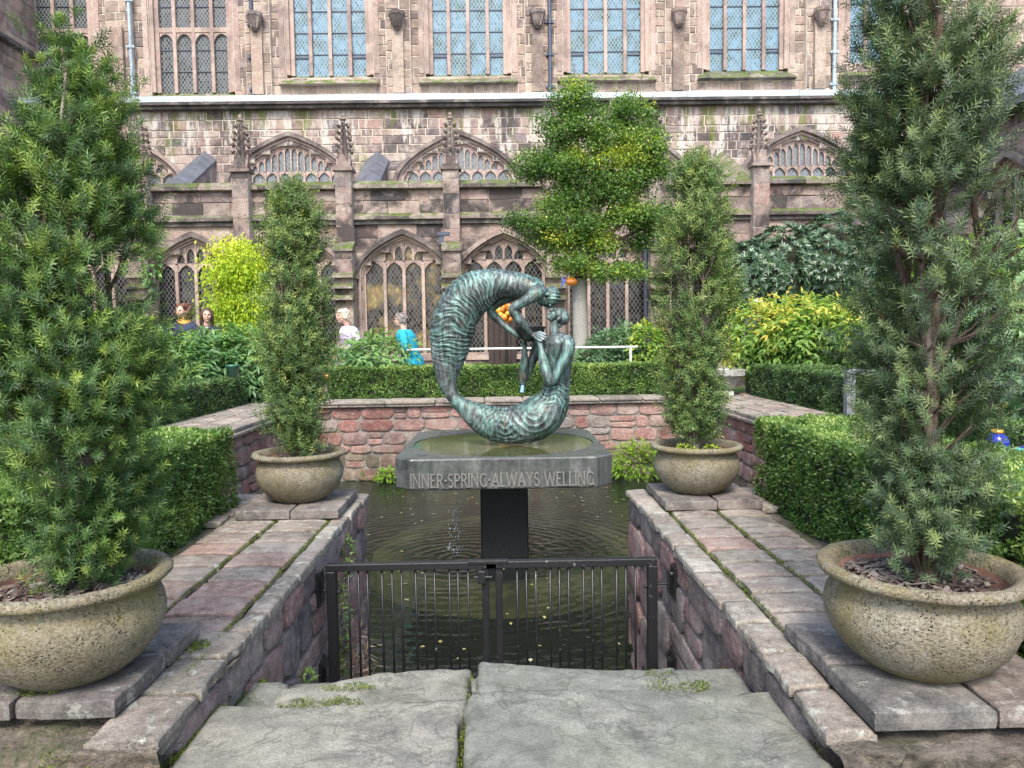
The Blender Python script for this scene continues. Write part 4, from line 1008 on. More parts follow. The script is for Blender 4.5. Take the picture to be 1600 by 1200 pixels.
# ------------------------------------------------------------------ gate: two leaves
a = N('flaking_black_paint'); fl = a.ramp(a.noise(28, 6, .8), [(.62, 0.), (.66, 1.)]); fl2 = a.math('MULTIPLY', fl, a.ramp(a.noise(2.5, 2), [(.45, 0.), (.6, 1.)]))
c = a.mix(fl2, (.014, .014, .016), (.30, .30, .31)); m_gate = a.done(c, .38, a.bump(a.noise(50, 4), .5, .002), .5)
YG = 3.5
def gx(u, v=960): return P(u, v, YG)[0]
zt = P(770, 876, YG)[1]; zbt = .36
def leaf_gate(label, u0, u1, bars, stile, hinge, sgn):
    x0, x1 = gx(u0), gx(u1); t = thing('gate_leaf', label, 'gate', ((x0 + x1) / 2, YG, zbt), 'leaves of the pool gate')
    mb = MB(); mb.box(x0 - (.0 if sgn < 0 else .035), x1 + (.035 if sgn < 0 else 0), YG - .022, YG + .022, zt - .034, zt, .003)
    if sgn < 0: mb.box(gx(733), gx(795), YG - .028, YG + .012, zt - .01, zt + .007, .002)
    mb.build('top_rail', m_gate, t)
    mb = MB(); mb.box(x0, x1, YG - .02, YG + .02, zbt + .03, zbt + .06, .003); mb.build('bottom_rail', m_gate, t)
    hx = gx(hinge); mb = MB(); mb.box(hx - .023, hx + .023, YG - .023, YG + .023, zbt, zt - .035, .004); mb.build('hanging_stile', m_gate, t)
    sx = gx(stile); mb = MB(); mb.box(sx - .017, sx + .017, YG - .014, YG + .014, zbt + .061, zt - .035, .003); mb.build('meeting_stile', m_gate, t)
    for u in bars: x = gx(u); mb = MB(); mb.tube([(x, YG, zbt + .061), (x + random.uniform(-.001, .001), YG, (zbt + zt) / 2), (x, YG, zt - .035)], .0056, 7); mb.build('bar', m_gate, t, smooth=True)
    for z in (zt - .14, zbt + .16):
        mb = MB(); wxx = -(XS[-1] - .02) if sgn < 0 else (XS[1] - .02)
        mb.tube([(hx, YG + .03, z), (hx + (wxx - hx) * .8, YG + .03, z)], .007, 8); mb.tube([(hx + (wxx - hx) * .75, YG + .03, z - .035), (hx + (wxx - hx) * .75, YG + .03, z + .05)], .010, 8)
        q = sorted((wxx - .0, hx + (wxx - hx) * .7)); mb.box(q[0], q[1], YG + .02, YG + .06, z + .04, z + .055)
        mb.ball((hx - .03 * (-1 if sgn < 0 else 1), YG, z), .012, 8, 6)
        mb.box(wxx - .012, wxx + .012, YG - .02, YG + .10, z - .07, z + .09, .003); mb.build('hinge', m_gate, t)
    return t
L1 = leaf_gate('left leaf of the black iron bar gate, flaking paint on its closing stile', 512, 766, [460 + k / 2.58 for k in (222, 262, 298, 357, 397, 435, 492, 531, 568, 628, 662, 703)], 759.5, 520, -1)
L2 = leaf_gate('right leaf of the black iron bar gate, nearer the cleaner stone jamb', 772, 1026, [460 + k / 2.58 for k in (900, 937, 975, 1033, 1070, 1107, 1167, 1203, 1240, 1300, 1337, 1375)], 780.5, 1019, 1)
# latch
mb = MB(); mb.box(gx(748), gx(760), YG - .04, YG - .022, zt - .10, zt - .04, .003); mb.tube([(gx(742), YG - .03, zt - .07), (gx(770), YG - .03, zt - .07)], .006, 8); mb.build('latch', m_gate, L1)
# ------------------------------------------------------------------ pots
a = N('pitted_stone_pot'); p = a.pos(); pits = a.vor(120, 'F1'); pm_ = a.math('MULTIPLY', a.ramp(pits, [(.1, 1.), (.38, 0.)]), a.ramp(a.noise(30, 3), [(.45, 0.), (.6, 1.)]))
c = a.ramp(a.noise(5, 5, .65), [(.3, (.17, .15, .095)), (.5, (.25, .22, .155)), (.7, (.31, .29, .23))])
c = a.mix(1.0, c, a.ramp(a.noise(120, 3, .8), [(.3, .40), (.5, 1.), (.7, 1.6)]), 'MULTIPLY'); c = a.mix(a.math('MULTIPLY', pm_, .9), c, (.03, .028, .02))
c = a.mix(a.ramp(a.noise(3.2, 5, .7), [(.5, 0.), (.66, .6)]), c, (.22, .19, .06)); c = a.mix(a.ramp(a.noise(18, 6, .75), [(.6, 0.), (.66, .5)]), c, (.42, .42, .38))
hh = a.math('SUBTRACT', a.noise(110, 5, .75), a.math('MULTIPLY', pm_, 1.1)); m_pot = a.done(c, .92, a.bump(hh, 1.0, .010), .25)
m_potin = simple('terracotta_inside', (.28, .15, .11), .9, var=.3, bump=.003)
m_mulch0 = simple('potting_earth', (.035, .025, .018), .95, var=.4, bump=.01)
m_bark = stone('bark_chip', [(.07, .045, .035), (.12, .085, .07), (.035, .026, .022), (.26, .23, .20), (.08, .06, .055)], soot_amt=.2, moss=0, bump=.003)
pot = thing('stone_pot', '', 'planter', (0, 0, 0), 'round stone planters beside the pool')
Rr = .27; k_ = .27 / .270
prof = [(.0, .0), (.135, .0), (.15, .006), (.195, .04), (.232, .085), (.252, .13), (.257, .165), (.250, .20), (.236, .232), (.228, .247), (.232, .254), (.262, .260), (.274, .268), (.277, .280), (.270, .290), (.250, .294), (.236, .288), (.228, .274), (.222, .255)]
mb = MB(); mb.lathe(prof, 96); me = mb.mesh('bowl', m_pot, True)
V = np.array([v.co[:] for v in me.vertices]); dn = fbm(V * 14, 3, 2)[:, None] - .5; rr = np.linalg.norm(V[:, :2], axis=1, keepdims=True) + 1e-6; V[:, :2] += V[:, :2] / rr * dn * .008; me.vertices.foreach_set('co', V.astype(np.float32).ravel()); me.update()
add('bowl', me, pot, True)
mb = MB(); mb.lathe([(.222, .256), (.218, .22), (.21, .17), (.0, .165)], 64); mb.build('inside', m_potin, pot, True, True)
mb = MB(); mb.lathe([(.214, .222), (.15, .232), (.0, .238)], 40); mb.build('soil', m_mulch0, pot, True, True)
n = 420; ra = np.sqrt(rng.random(n)) * .205; an = rng.random(n) * 2 * PI; ch = MB()
for i in range(n):
    ch.M = Matrix.Translation((ra[i] * math.cos(an[i]), ra[i] * math.sin(an[i]), .238 + rng.random() * .012)) @ Matrix.Rotation(rng.random() * 6.28, 4, 'Z') @ Matrix.Rotation(rng.normal() * .35, 4, 'X') @ Matrix.Rotation(rng.normal() * .35, 4, 'Y')
    l_, w_ = rng.uniform(.006, .024), rng.uniform(.003, .008); ch.box(-l_, l_, -w_, w_, -.0015, .0015)
o = ch.build('bark_chips', m_bark, pot, local=True); o['kind'] = 'stuff'
zpl = ZP + .056
pots = [pot, None, None, None]
pot.location = (1.20, 2.07, zpl); pot['label'] = 'round pitted stone pot of bark chips with yellow algae, nearest on the right'
pots[1] = dup_tree(pot, (-1.275, 2.14, zpl), 'round pitted stone pot of bark chips, nearest on the left, cut by the picture edge', 1.7)
pots[2] = dup_tree(pot, (1.19, 4.46, zpl + .005), 'greyer round stone pot on a dark plinth, far right corner of the tiled walk', 3.1)
pots[3] = dup_tree(pot, (-1.225, 4.43, zpl + .005), 'round stone pot on a dark plinth at the far left corner of the tiled walk', 4.4)
# ------------------------------------------------------------------ bronze sculpture
YS = 7.25
def S(cx_, cy_):      # drawing units of the enlarged detail -> x, z on the sculpture's plane
    return P(640 + cx_ / 3.75, 400 + cy_ / 3.75, YS)
US = S(1, 0)[0] - S(0, 0)[0]
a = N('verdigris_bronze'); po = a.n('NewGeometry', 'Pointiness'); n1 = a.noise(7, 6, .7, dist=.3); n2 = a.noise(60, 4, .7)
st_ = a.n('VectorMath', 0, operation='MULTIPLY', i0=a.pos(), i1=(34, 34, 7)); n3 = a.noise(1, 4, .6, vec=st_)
f = a.math('ADD', a.math('ADD', a.math('MULTIPLY', a.math('SUBTRACT', po, .5), 4.5), a.math('ADD', a.math('MULTIPLY', n1, .62), .19)), a.math('MULTIPLY', a.math('SUBTRACT', n3, .5), .7))  # pointiness paints highlights on ridges and shade in creases, over the patina
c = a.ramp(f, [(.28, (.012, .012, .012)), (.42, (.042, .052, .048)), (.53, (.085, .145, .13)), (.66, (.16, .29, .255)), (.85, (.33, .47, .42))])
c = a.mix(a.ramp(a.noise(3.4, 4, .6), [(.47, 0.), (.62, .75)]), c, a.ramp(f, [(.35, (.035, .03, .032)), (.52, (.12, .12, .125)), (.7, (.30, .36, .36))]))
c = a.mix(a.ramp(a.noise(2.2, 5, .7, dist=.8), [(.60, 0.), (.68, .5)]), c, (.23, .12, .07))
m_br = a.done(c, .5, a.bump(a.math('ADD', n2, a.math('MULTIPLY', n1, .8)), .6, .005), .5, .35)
a = N('dark_bronze'); c = a.ramp(a.noise(12, 5), [(.35, (.012, .012, .012)), (.6, (.05, .06, .055)), (.8, (.12, .2, .18))]); m_brd = a.done(c, .45, a.bump(a.noise(60, 4), .6, .004), .5, .4)
# stations of the crescent body: x, y in drawing units, in-plane half width, half depth
ST = [(790, 212, 34, 40), (775, 212, 50, 75), (745, 203, 60, 92), (700, 192, 66, 90), (650, 180, 72, 82), (600, 172, 74, 76), (550, 168, 80, 78), (500, 172, 92, 86), (455, 184, 106, 96), (405, 205, 122, 106), (350, 240, 130, 112), (305, 290, 133, 112), (270, 350, 133, 110), (246, 420, 130, 104), (232, 490, 124, 96), (222, 560, 112, 84), (213, 620, 96, 72), (206, 680, 76, 60), (206, 735, 60, 50), (222, 795, 46, 42), (252, 848, 40, 40), (295, 890, 50, 46), (350, 930, 70, 58), (410, 968, 90, 74), (475, 995, 104, 90), (545, 1007, 108, 104), (615, 1006, 112, 114), (680, 992, 120, 120), (745, 962, 128, 122), (800, 915, 118, 116), (835, 865, 98, 104), (850, 812, 84, 96), (856, 755, 78, 92), (860, 700, 82, 96), (862, 640, 86, 104), (862, 590, 90, 116), (862, 545, 92, 130), (862, 508, 84, 132), (860, 480, 60, 100), (858, 462, 34, 50)]
def crescent():
    st2 = np.array(ST, float); m = len(st2)
    # Catmull-Rom through the stations
    d = np.concatenate([[0], np.cumsum(np.hypot(np.diff(st2[:, 0]), np.diff(st2[:, 1])))]); tt = np.linspace(0, d[-1], 520)
    def cr(col):
        y = st2[:, col]; g = np.gradient(y, d); i = np.clip(np.searchsorted(d, tt) - 1, 0, m - 2); h = d[i + 1] - d[i]; s_ = (tt - d[i]) / h
        return (2 * s_ ** 3 - 3 * s_ ** 2 + 1) * y[i] + (s_ ** 3 - 2 * s_ ** 2 + s_) * h * g[i] + (-2 * s_ ** 3 + 3 * s_ ** 2) * y[i + 1] + (s_ ** 3 - s_ ** 2) * h * g[i + 1]
    X, Y, A, B = (cr(k) for k in range(4)); dx, dy = np.gradient(X), np.gradient(Y); L = np.hypot(dx, dy); nx_, ny_ = -dy / L, dx / L     # in-plane normal
    nth = 120; th = np.linspace(0, 2 * PI, nth, endpoint=False); TH, TT = np.meshgrid(th, tt)
    ca, sa = np.cos(TH), np.sin(TH)
    s_ = TT / 100.0
    # gauze wraps: ridges across the body with drift, strongest on the skirt; smooth at the narrow join and on the torso
    def ridge(v): return 1 - np.abs(2 * (v % 1.0) - 1)
    w1_ = fbm(np.stack([s_ * 1.1, ca * .9 + 3, sa * .9 + 5], -1), 3, 4); w2_ = fbm(np.stack([s_ * 4.5, ca * 1.7 + 3, sa * 1.7 + 9], -1), 3, 8)
    w0_ = fbm(np.stack([s_ * .55, ca * .7 + 3, sa * .7 + 5], -1), 2, 14); w3_ = fbm(np.stack([s_ * 3.2, ca * 1.2 + 1, sa * 1.2 + 2], -1), 2, 21); fold = ridge(s_ * 3.1 + ca * .5 + w0_ * 4.2 + w1_ * .9) ** 2.0 * (.35 + 1.1 * w3_) * .8 + ridge(s_ * 5.3 - ca * .9 + w0_ * 7.5 + w1_ * 2.3) ** 2.2 * .6 * (1.3 - w3_) + ridge(s_ * 13 + w0_ * 6 + w1_ * 2) * .12
    def bumpf(x, a_, b_, e=60): return np.clip((x - a_) / e, 0, 1) * np.clip((b_ - x) / e, 0, 1)
    tot = d[-1]; dW = d[17]; dN = d[22]; dM = d[26]; dT = d[31]
    amp = 5.6 * bumpf(TT, d[5], d[17], 130) + 2.2 * bumpf(TT, -100, d[6]) + .7 + 4.5 * bumpf(TT, d[29], d[32] + 20, 40) + 3 * bumpf(TT, dN, dM, 60)
    disp = (fold - .4) * amp + (w2_ - .5) * 2.2
    # torso modelling: spine and ribs kept gentle
    R_ = 1 + 0 * TH
    px = X[:, None] + nx_[:, None] * ca * (A[:, None] + disp); py = Y[:, None] + ny_[:, None] * ca * (A[:, None] + disp); pd = sa * (B[:, None] + disp)
    # swags on the hip, front side (towards the viewer)
    qx, qy = px - 712, (py - 905) * .85; rr_ = np.hypot(qx, qy + 20); m_ = np.clip(1 - rr_ / 205, 0, 1) * np.clip(-sa * 1.5, 0, 1) * (py > 850) * np.clip((py - 850) / 40, 0, 1)
    sw_ = (ridge(rr_ / 36.0 + w1_ * 1.5) ** 1.8) * 6.5 * np.clip(m_ * 3, 0, 1) * np.clip(.35 + qy / 60, 0, 1); pd = pd - sw_
    # long drapes running along the tail
    k2 = bumpf(TT, d[24], d[31], 80) * (1 - np.clip(m_ * 3, 0, 1)); dr_ = (ridge(TH * 3.1 + w1_ * 3.0 + s_ * .35) ** 1.6 - .4) * 8 * k2
    px = px + nx_[:, None] * ca * dr_; py = py + ny_[:, None] * ca * dr_; pd = pd + sa * dr_
    o = S(0, 0); V = np.stack([o[0] + px * US, YS + pd * US, o[1] - py * US], -1).reshape(-1, 3)
    nr_ = len(tt); i = np.arange(nr_ - 1)[:, None] * nth; j = np.arange(nth)[None]; j2 = (j + 1) % nth
    Fq = np.stack([i + j, i + j2, i + nth + j2, i + nth + j], -1).reshape(-1, 4)
    return V, Fq
mb = MB()
V, Fq = crescent(); mb.v = [tuple(v) for v in V]; mb.f = [tuple(f) for f in Fq]
nth = 120; mb.f.append(tuple(range(nth - 1, -1, -1))); mb.f.append(tuple(range(len(V) - nth, len(V))))
def W3(cx_, cy_, dd=0): x, z = S(cx_, cy_); return (x, YS + dd * US, z)      # dd: + is away from the viewer
def limb(pts, n=14): mb.tube([W3(*p[:3]) for p in pts], [p[3] * US for p in pts], n)
def smooth_path(pts, k=5):
    P4 = np.array(pts, float); out = []
    for i in range(len(P4) - 1):
        p0, p1, p2, p3 = P4[max(0, i - 1)], P4[i], P4[i + 1], P4[min(len(P4) - 1, i + 2)]
        for j in range(k): t = j / k; out.append(.5 * (2 * p1 + (p2 - p0) * t + (2 * p0 - 5 * p1 + 4 * p2 - p3) * t * t + (3 * p1 - p0 - 3 * p2 + p3) * t ** 3))
    out.append(P4[-1]); return [tuple(q) for q in out]
# woman: near arm, far arm
limb(smooth_path([(765, 208, -70, 40), (735, 225, -105, 44), (690, 258, -118, 34), (640, 290, -112, 29), (606, 316, -105, 29), (618, 345, -104, 30), (650, 385, -100, 28), (685, 425, -90, 20), (712, 452, -80, 16), (735, 465, -75, 18)]))
limb(smooth_path([(640, 205, 60, 42), (585, 232, 88, 36), (530, 265, 92, 28), (484, 300, 88, 25), (476, 325, 86, 26), (510, 362, 80, 25), (560, 410, 70, 20), (610, 450, 55, 15), (640, 470, 45, 17)]))
def hand(c, dirv, side, k=1.0, curl=.5, nf=4):
    "palm and five fingers; c in drawing units (x,y,d), dirv and side unit vectors in the same space"
    c = np.array(c, float); dv = np.array(dirv, float); sv = np.array(side, float); nv = np.cross(dv, sv)
    P_ = lambda q, r: (q[0], q[1], q[2], r)
    for f in range(4):
        o = sv * (f - 1.5) * 12 * k; ln = (34, 40, 37, 28)[f] * k
        pts = [c + o * .5, c + o + dv * 24 * k, c + o * 1.08 + dv * (24 * k + ln * .45) + nv * curl * 4 * k, c + o * 1.1 + dv * (24 * k + ln * .8) + nv * curl * 13 * k, c + o * 1.1 + dv * (24 * k + ln * .92) + nv * curl * 22 * k]
        limb([P_(q, r * k) for q, r in zip(pts, (9, 7.6, 6.2, 5.4, 4.2))], 8)
    pts = [c + sv * -10 * k, c + sv * -22 * k + dv * 12 * k + nv * 4, c + sv * -27 * k + dv * 28 * k + nv * 10, c + sv * -24 * k + dv * 40 * k + nv * 14]
    limb([P_(q, r * k) for q, r in zip(pts, (10, 8, 7, 5))], 8)
def unit(*v): v = np.array(v, float); return v / np.linalg.norm(v)
hand((722, 452, -84), unit(.80, .42, .1), unit(-.35, .75, -.35), 1.25, -.4)
hand((640, 470, 45), unit(.9, .35, -.2), unit(0, .4, .9), 1.0, .6)
# man: near arm (shoulder, elbow in front, hand under the bowl), far arm
limb(smooth_path([(905, 492, -80, 40), (918, 525, -108, 44), (905, 590, -122, 38), (870, 655, -130, 31), (838, 712, -132, 27), (820, 728, -130, 29), (800, 690, -122, 33), (780, 620, -105, 29), (768, 560, -90, 20), (762, 520, -80, 16), (758, 498, -74, 18)]))
limb(smooth_path([(800, 505, 70, 36), (762, 530, 105, 38), (735, 590, 112, 32), (705, 660, 112, 27), (672, 738, 104, 23), (668, 745, 100, 24), (672, 690, 88, 28), (676, 620, 72, 25), (676, 560, 55, 17), (674, 520, 46, 14), (674, 502, 44, 17)]))
hand((757, 512, -70), unit(-.35, -.85, .35), unit(-.6, .25, -.7), .85, .5)
hand((674, 508, 44), unit(.25, -.9, -.1), unit(.2, .1, .95), 1.0, .5)
# shoulder caps, neck, collar bones, pectorals
for q in ((858, 470, 0, 32), ): pass
limb(smooth_path([(862, 500, 0, 44), (850, 452, 0, 33), (848, 415, 0, 27), (856, 380, 0, 28)]))
limb([(780, 492, -60, 12), (830, 478, -30, 12), (870, 470, -10, 10)]); limb([(905, 485, -95, 20), (880, 480, -30, 22), (840, 485, 60, 20), (800, 500, 90, 20)])
mb.ball(W3(815, 560, -58), (46 * US, 34 * US, 44 * US)); mb.ball(W3(800, 560, 45), (40 * US, 34 * US, 42 * US))
limb(smooth_path([(745, 212, 0, 44), (778, 222, 0, 34), (802, 232, 0, 33)]))
def headp(c, fwd, upv, k=1.0, bun=False, cap=False):
    "head in drawing units: face looks along fwd, crown along upv"
    c = np.array(c, float); f_ = unit(*fwd); u_ = np.array(upv, float); u_ = unit(*(u_ - f_ * np.dot(u_, f_))); r_ = np.cross(f_, u_)
    Wv = lambda q: (q[0], q[1], q[2])
    Rm = Matrix([[f_[0], r_[0], u_[0]], [f_[2], r_[2], u_[2]], [-f_[1], -r_[1], -u_[1]]])
    def ell(a_, b_, g, r1, r2, r3): mb.ball(W3(*Wv(c + (f_ * a_ + r_ * b_ + u_ * g) * k)), (r1 * k * US, r2 * k * US, r3 * k * US), 18, 12, Rm)
    ell(-8, 0, 10, 52, 40, 44); ell(12, 0, -14, 34, 31, 44); ell(24, 0, -46, 18, 19, 14)       # skull, face, chin
    ell(41, 0, 8, 9, 26, 7); ell(46, 0, -6, 10, 6, 16); ell(55, 0, -14, 10, 7, 6)                # brow, nose
    ell(41, 0, -30, 7, 12, 4); ell(39, 0, -36, 7, 10, 4)                                         # lips
    for s in (-1, 1): ell(26, s * 18, -14, 13, 10, 12); ell(-12, s * 39, -8, 10, 5, 15); ell(36, s * 14, 0, 6, 7, 4)
    if bun: ell(-42, 0, -22, 24, 26, 20); ell(-20, 0, 18, 50, 43, 42)
    if cap:
        ell(-10, 0, 16, 54, 45, 46)
        for t in range(3): ell(-26 + t * 18, 0, 20, 5, 47, 46)
headp((868, 352, 0), (-.56, -.83, -.12), (.83, -.56, .0), 1.02, bun=True)
headp((815, 246, 0), (-.05, .97, -.14), (.98, .05, 0), 1.12, cap=True)
sc_ = thing('bronze_sculpture', 'green bronze sculpture of two kneeling figures arched into a ring, sharing a bowl of water', 'sculpture', (FC[0], YS, ft))
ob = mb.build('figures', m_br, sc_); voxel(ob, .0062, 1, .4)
mb = MB(); cxb, dyb = 705, -15
cb = W3(cxb, 418, dyb); mb.lathe([(.0, -85 * US), (30 * US, -84 * US), (60 * US, -66 * US), (78 * US, -34 * US), (92 * US, 0), (95 * US, 3 * US), (90 * US, 4 * US), (74 * US, -30 * US), (40 * US, -60 * US), (0, -70 * US)], 40, cb); mb.build('bowl', m_brd, sc_, True)
# ------------------------------------------------------------------ foliage builders
m_bark2 = stone('yew_bark', [(.11, .075, .055), (.14, .095, .07), (.09, .065, .05)], soot_amt=.2, moss=.2, bump=.01, fine=40)
m_bark3 = stone('pale_bark', [(.30, .29, .26)], soot_amt=.15, moss=.1, bump=.006, fine=60)
m_yew = leafmat('yew_needle', [(0, (.025, .06, .02)), (.42, (.06, .125, .035)), (.7, (.12, .21, .045)), (1, (.28, .38, .07))], .42, .2, .5)
m_yew2 = leafmat('dark_yew_needle', [(0, (.028, .052, .028)), (.42, (.07, .115, .055)), (.7, (.125, .185, .078)), (1, (.24, .30, .10))], .4, .15, .5)
m_yew3 = leafmat('dull_yew_needle', [(0, (.035, .07, .025)), (.42, (.09, .155, .045)), (.7, (.17, .25, .07)), (1, (.32, .36, .09))], .5, .2, .4)
m_box = leafmat('box_leaf', [(0, (.04, .09, .02)), (.35, (.10, .19, .04)), (.65, (.20, .31, .075)), (.85, (.34, .45, .13)), (1, (.46, .50, .16))], .42, .25, .5)
m_boxd = leafmat('dark_box_leaf', [(0, (.03, .07, .025)), (.5, (.075, .145, .04)), (.8, (.14, .23, .07)), (1, (.24, .34, .11))], .45, .2, .5)
m_core = simple('hedge_twigs', (.025, .03, .014), .95, var=.5, bump=.02)
def yew(base, H, rad, nclump, seed, mat, label, nl, nw, nspr=13, nneed=24, limbs=6, tipl=.45, name='potted_yew', cl=.062, gap=.36, split=None, offx=0):
    R_ = np.random.default_rng(seed); b = np.array(base, float); t = thing(name, label, 'tree', tuple(base))
    # leaders
    lead = []
    for k in range(limbs):
        an_ = 2 * PI * k / limbs + R_.uniform(-.4, .4); top = H * (1 if k == 0 else R_.uniform(.62, .97)); h0 = 0 if k == 0 else R_.uniform(.10, .32) * H; spread = (.08 if k == 0 else R_.uniform(.35, .6))
        pts = []
        for j in range(9):
            z = h0 + (top - h0) * j / 8; r_ = rad(z / H) * spread * min(1, j / 2.5) ; pts.append(b + np.array([math.cos(an_) * r_ + R_.normal() * .006 + offx * z / H, math.sin(an_) * r_ + R_.normal() * .006, z]))
        lead.append(pts)
    mb = MB(); mb.tube(lead[0], [.021 * (1 - j / 9.5) + .003 for j in range(9)], 10); mb.tube([b + np.array([.0, 0, -.03]), b + np.array([0, 0, .05])], [.036, .028], 10); mb.build('trunk', m_bark2, t, True)
    for k in range(1, limbs): mb = MB(); mb.tube([lead[0][max(0, int(8 * (lead[k][0][2] - b[2]) / H) - 1)]] + lead[k], [.011] + [.0105 * (1 - j / 9.5) + .002 for j in range(9)], 8); mb.build('limb', m_bark2, t, True)
    # clumps in the shell of the column
    cl_ = []
    tries = 0
    while len(cl_) < nclump and tries < nclump * 40:
        tries += 1; hz = R_.uniform(.05, 1.0); an_ = R_.uniform(0, 2 * PI); rr_ = rad(hz) * (R_.uniform(.06, 1) ** .45)
        wob = 1 + .30 * (vn(np.array([[math.cos(an_) * 1.5 + 9, math.sin(an_) * 1.5 + 9, hz * 6.5]]), seed)[0] - .5) * 2
        p = b + np.array([math.cos(an_) * rr_ * wob + offx * hz, math.sin(an_) * rr_ * wob, hz * H])
        if vn(np.array([p * 6.5 + seed]), seed)[0] < gap: continue
        if split and split(hz, p - b): continue
        cl_.append((p, an_, hz))
    br = MB(); cen = []; dirs = []; tin = []
    for p, an_, hz in cl_:
        # twig from the nearest leader lower down
        best = min((np.linalg.norm(q[:2] - p[:2]) + abs(q[2] - (p[2] - .1)), tuple(q)) for L_ in lead for q in L_)[1]; q0 = np.array(best); mid = (q0 + p) / 2 + np.array([0, 0, -.015])
        br.tube([q0, mid, p], [.006, .004, .0022], 4, False)
        n = int(nspr * R_.uniform(.7, 1.3)); o = np.array([math.cos(an_), math.sin(an_), 0])
        c_ = p + R_.normal(size=(n, 3)) * cl * np.array([.62, .62, .75]); dd = o * .8 + np.array([0, 0, .75]) + R_.normal(size=(n, 3)) * .38
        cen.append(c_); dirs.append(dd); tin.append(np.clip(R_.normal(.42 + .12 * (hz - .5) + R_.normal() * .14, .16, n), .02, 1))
    br_o = br.build('twigs', m_bark2, t); br_o['kind'] = 'stuff'
    cen = np.concatenate(cen); dirs = np.concatenate(dirs); tin = np.concatenate(tin); dirs /= np.linalg.norm(dirs, axis=1, keepdims=True); ns_ = len(cen)
    # needles
    up = np.array([.13, .21, .97]); S1 = np.cross(dirs, up); S1 /= np.linalg.norm(S1, axis=1, keepdims=True); S2 = np.cross(dirs, S1)
    L_s = R_.uniform(.030, .068, ns_) * (nl / .021) ** .6
    k = np.arange(nneed); az = k * 2.39996; tpos = (k + .5) / nneed
    A_ = az[None] + R_.uniform(0, 6.28, (ns_, 1)); radial = S1[:, None] * np.cos(A_)[..., None] + S2[:, None] * np.sin(A_)[..., None]
    fw = (.25 + .8 * tpos ** 4)[None, :, None]; D = radial * (1 - .25 * tpos[None, :, None]) + dirs[:, None] * fw + R_.normal(size=(ns_, nneed, 3)) * .05
    Pc = cen[:, None] + dirs[:, None] * (L_s[:, None] * tpos[None])[..., None]
    D = D.reshape(-1, 3); Pc = Pc.reshape(-1, 3); NN = np.repeat(dirs, nneed, 0) + R_.normal(size=D.shape) * .2
    tt_ = np.repeat(tin, nneed) + np.tile(tpos, ns_) * .2
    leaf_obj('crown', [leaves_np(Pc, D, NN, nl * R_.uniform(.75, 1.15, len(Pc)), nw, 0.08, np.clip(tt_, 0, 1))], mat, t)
    return t
def prof_near(h): return .30 * (np.interp(h, [0, .06, .12, .3, .5, .7, .85, .95, 1.0], [.25, .5, .68, .92, 1.0, .86, .72, .48, .12]))
zb_ = zpl + .235
yew((1.225, 2.08, zb_), 1.95, lambda h: .188 * np.interp(h, [0, .05, .10, .16, .22, .30, .42, .55, .75, .9, 1.], [.12, .3, .55, .66, .62, .82, 1.0, .95, .9, .7, .3]), 430, 31, m_yew2, 'tall dark yew with brown limbs in the nearest pot on the right', .0215, .003, 13, 32, 7, gap=.47)
yew((-1.225, 2.16, zb_), 1.56, lambda h: .172 * np.interp(h, [0, .05, .12, .2, .3, .42, .55, .68, .8, .92, 1.], [.15, .35, .62, .9, 1.15, 1.2, 1.1, .95, .8, .5, .15]), 440, 47, m_yew, 'tall bright green yew with forked top in the nearest pot on the left', .0225, .0031, 13, 32, 7, gap=.46, split=lambda h, q: h > .84 and abs(q[0] - .07) < .022)
yew((1.185, 4.47, zb_ + .01), 1.74, lambda h: .20 * np.interp(h, [0, .08, .14, .25, .4, .55, .7, .85, .95, 1.], [.15, .5, .8, .86, .95, 1.0, .98, .85, .5, .15]), 480, 53, m_yew3, 'slender columnar yew in the far pot right of the bronze', .027, .006, 11, 12, 6, gap=.28, cl=.055)
yew((-1.215, 4.43, zb_ + .01), 1.58, lambda h: .178 * np.interp(h, [0, .07, .14, .3, .45, .6, .75, .88, .96, 1.], [.15, .55, .85, .92, 1.0, .95, .85, .82, .5, .15]), 460, 59, m_yew3, 'slender columnar yew in the far pot left of the bronze', .027, .006, 11, 12, 6, gap=.28, cl=.055)
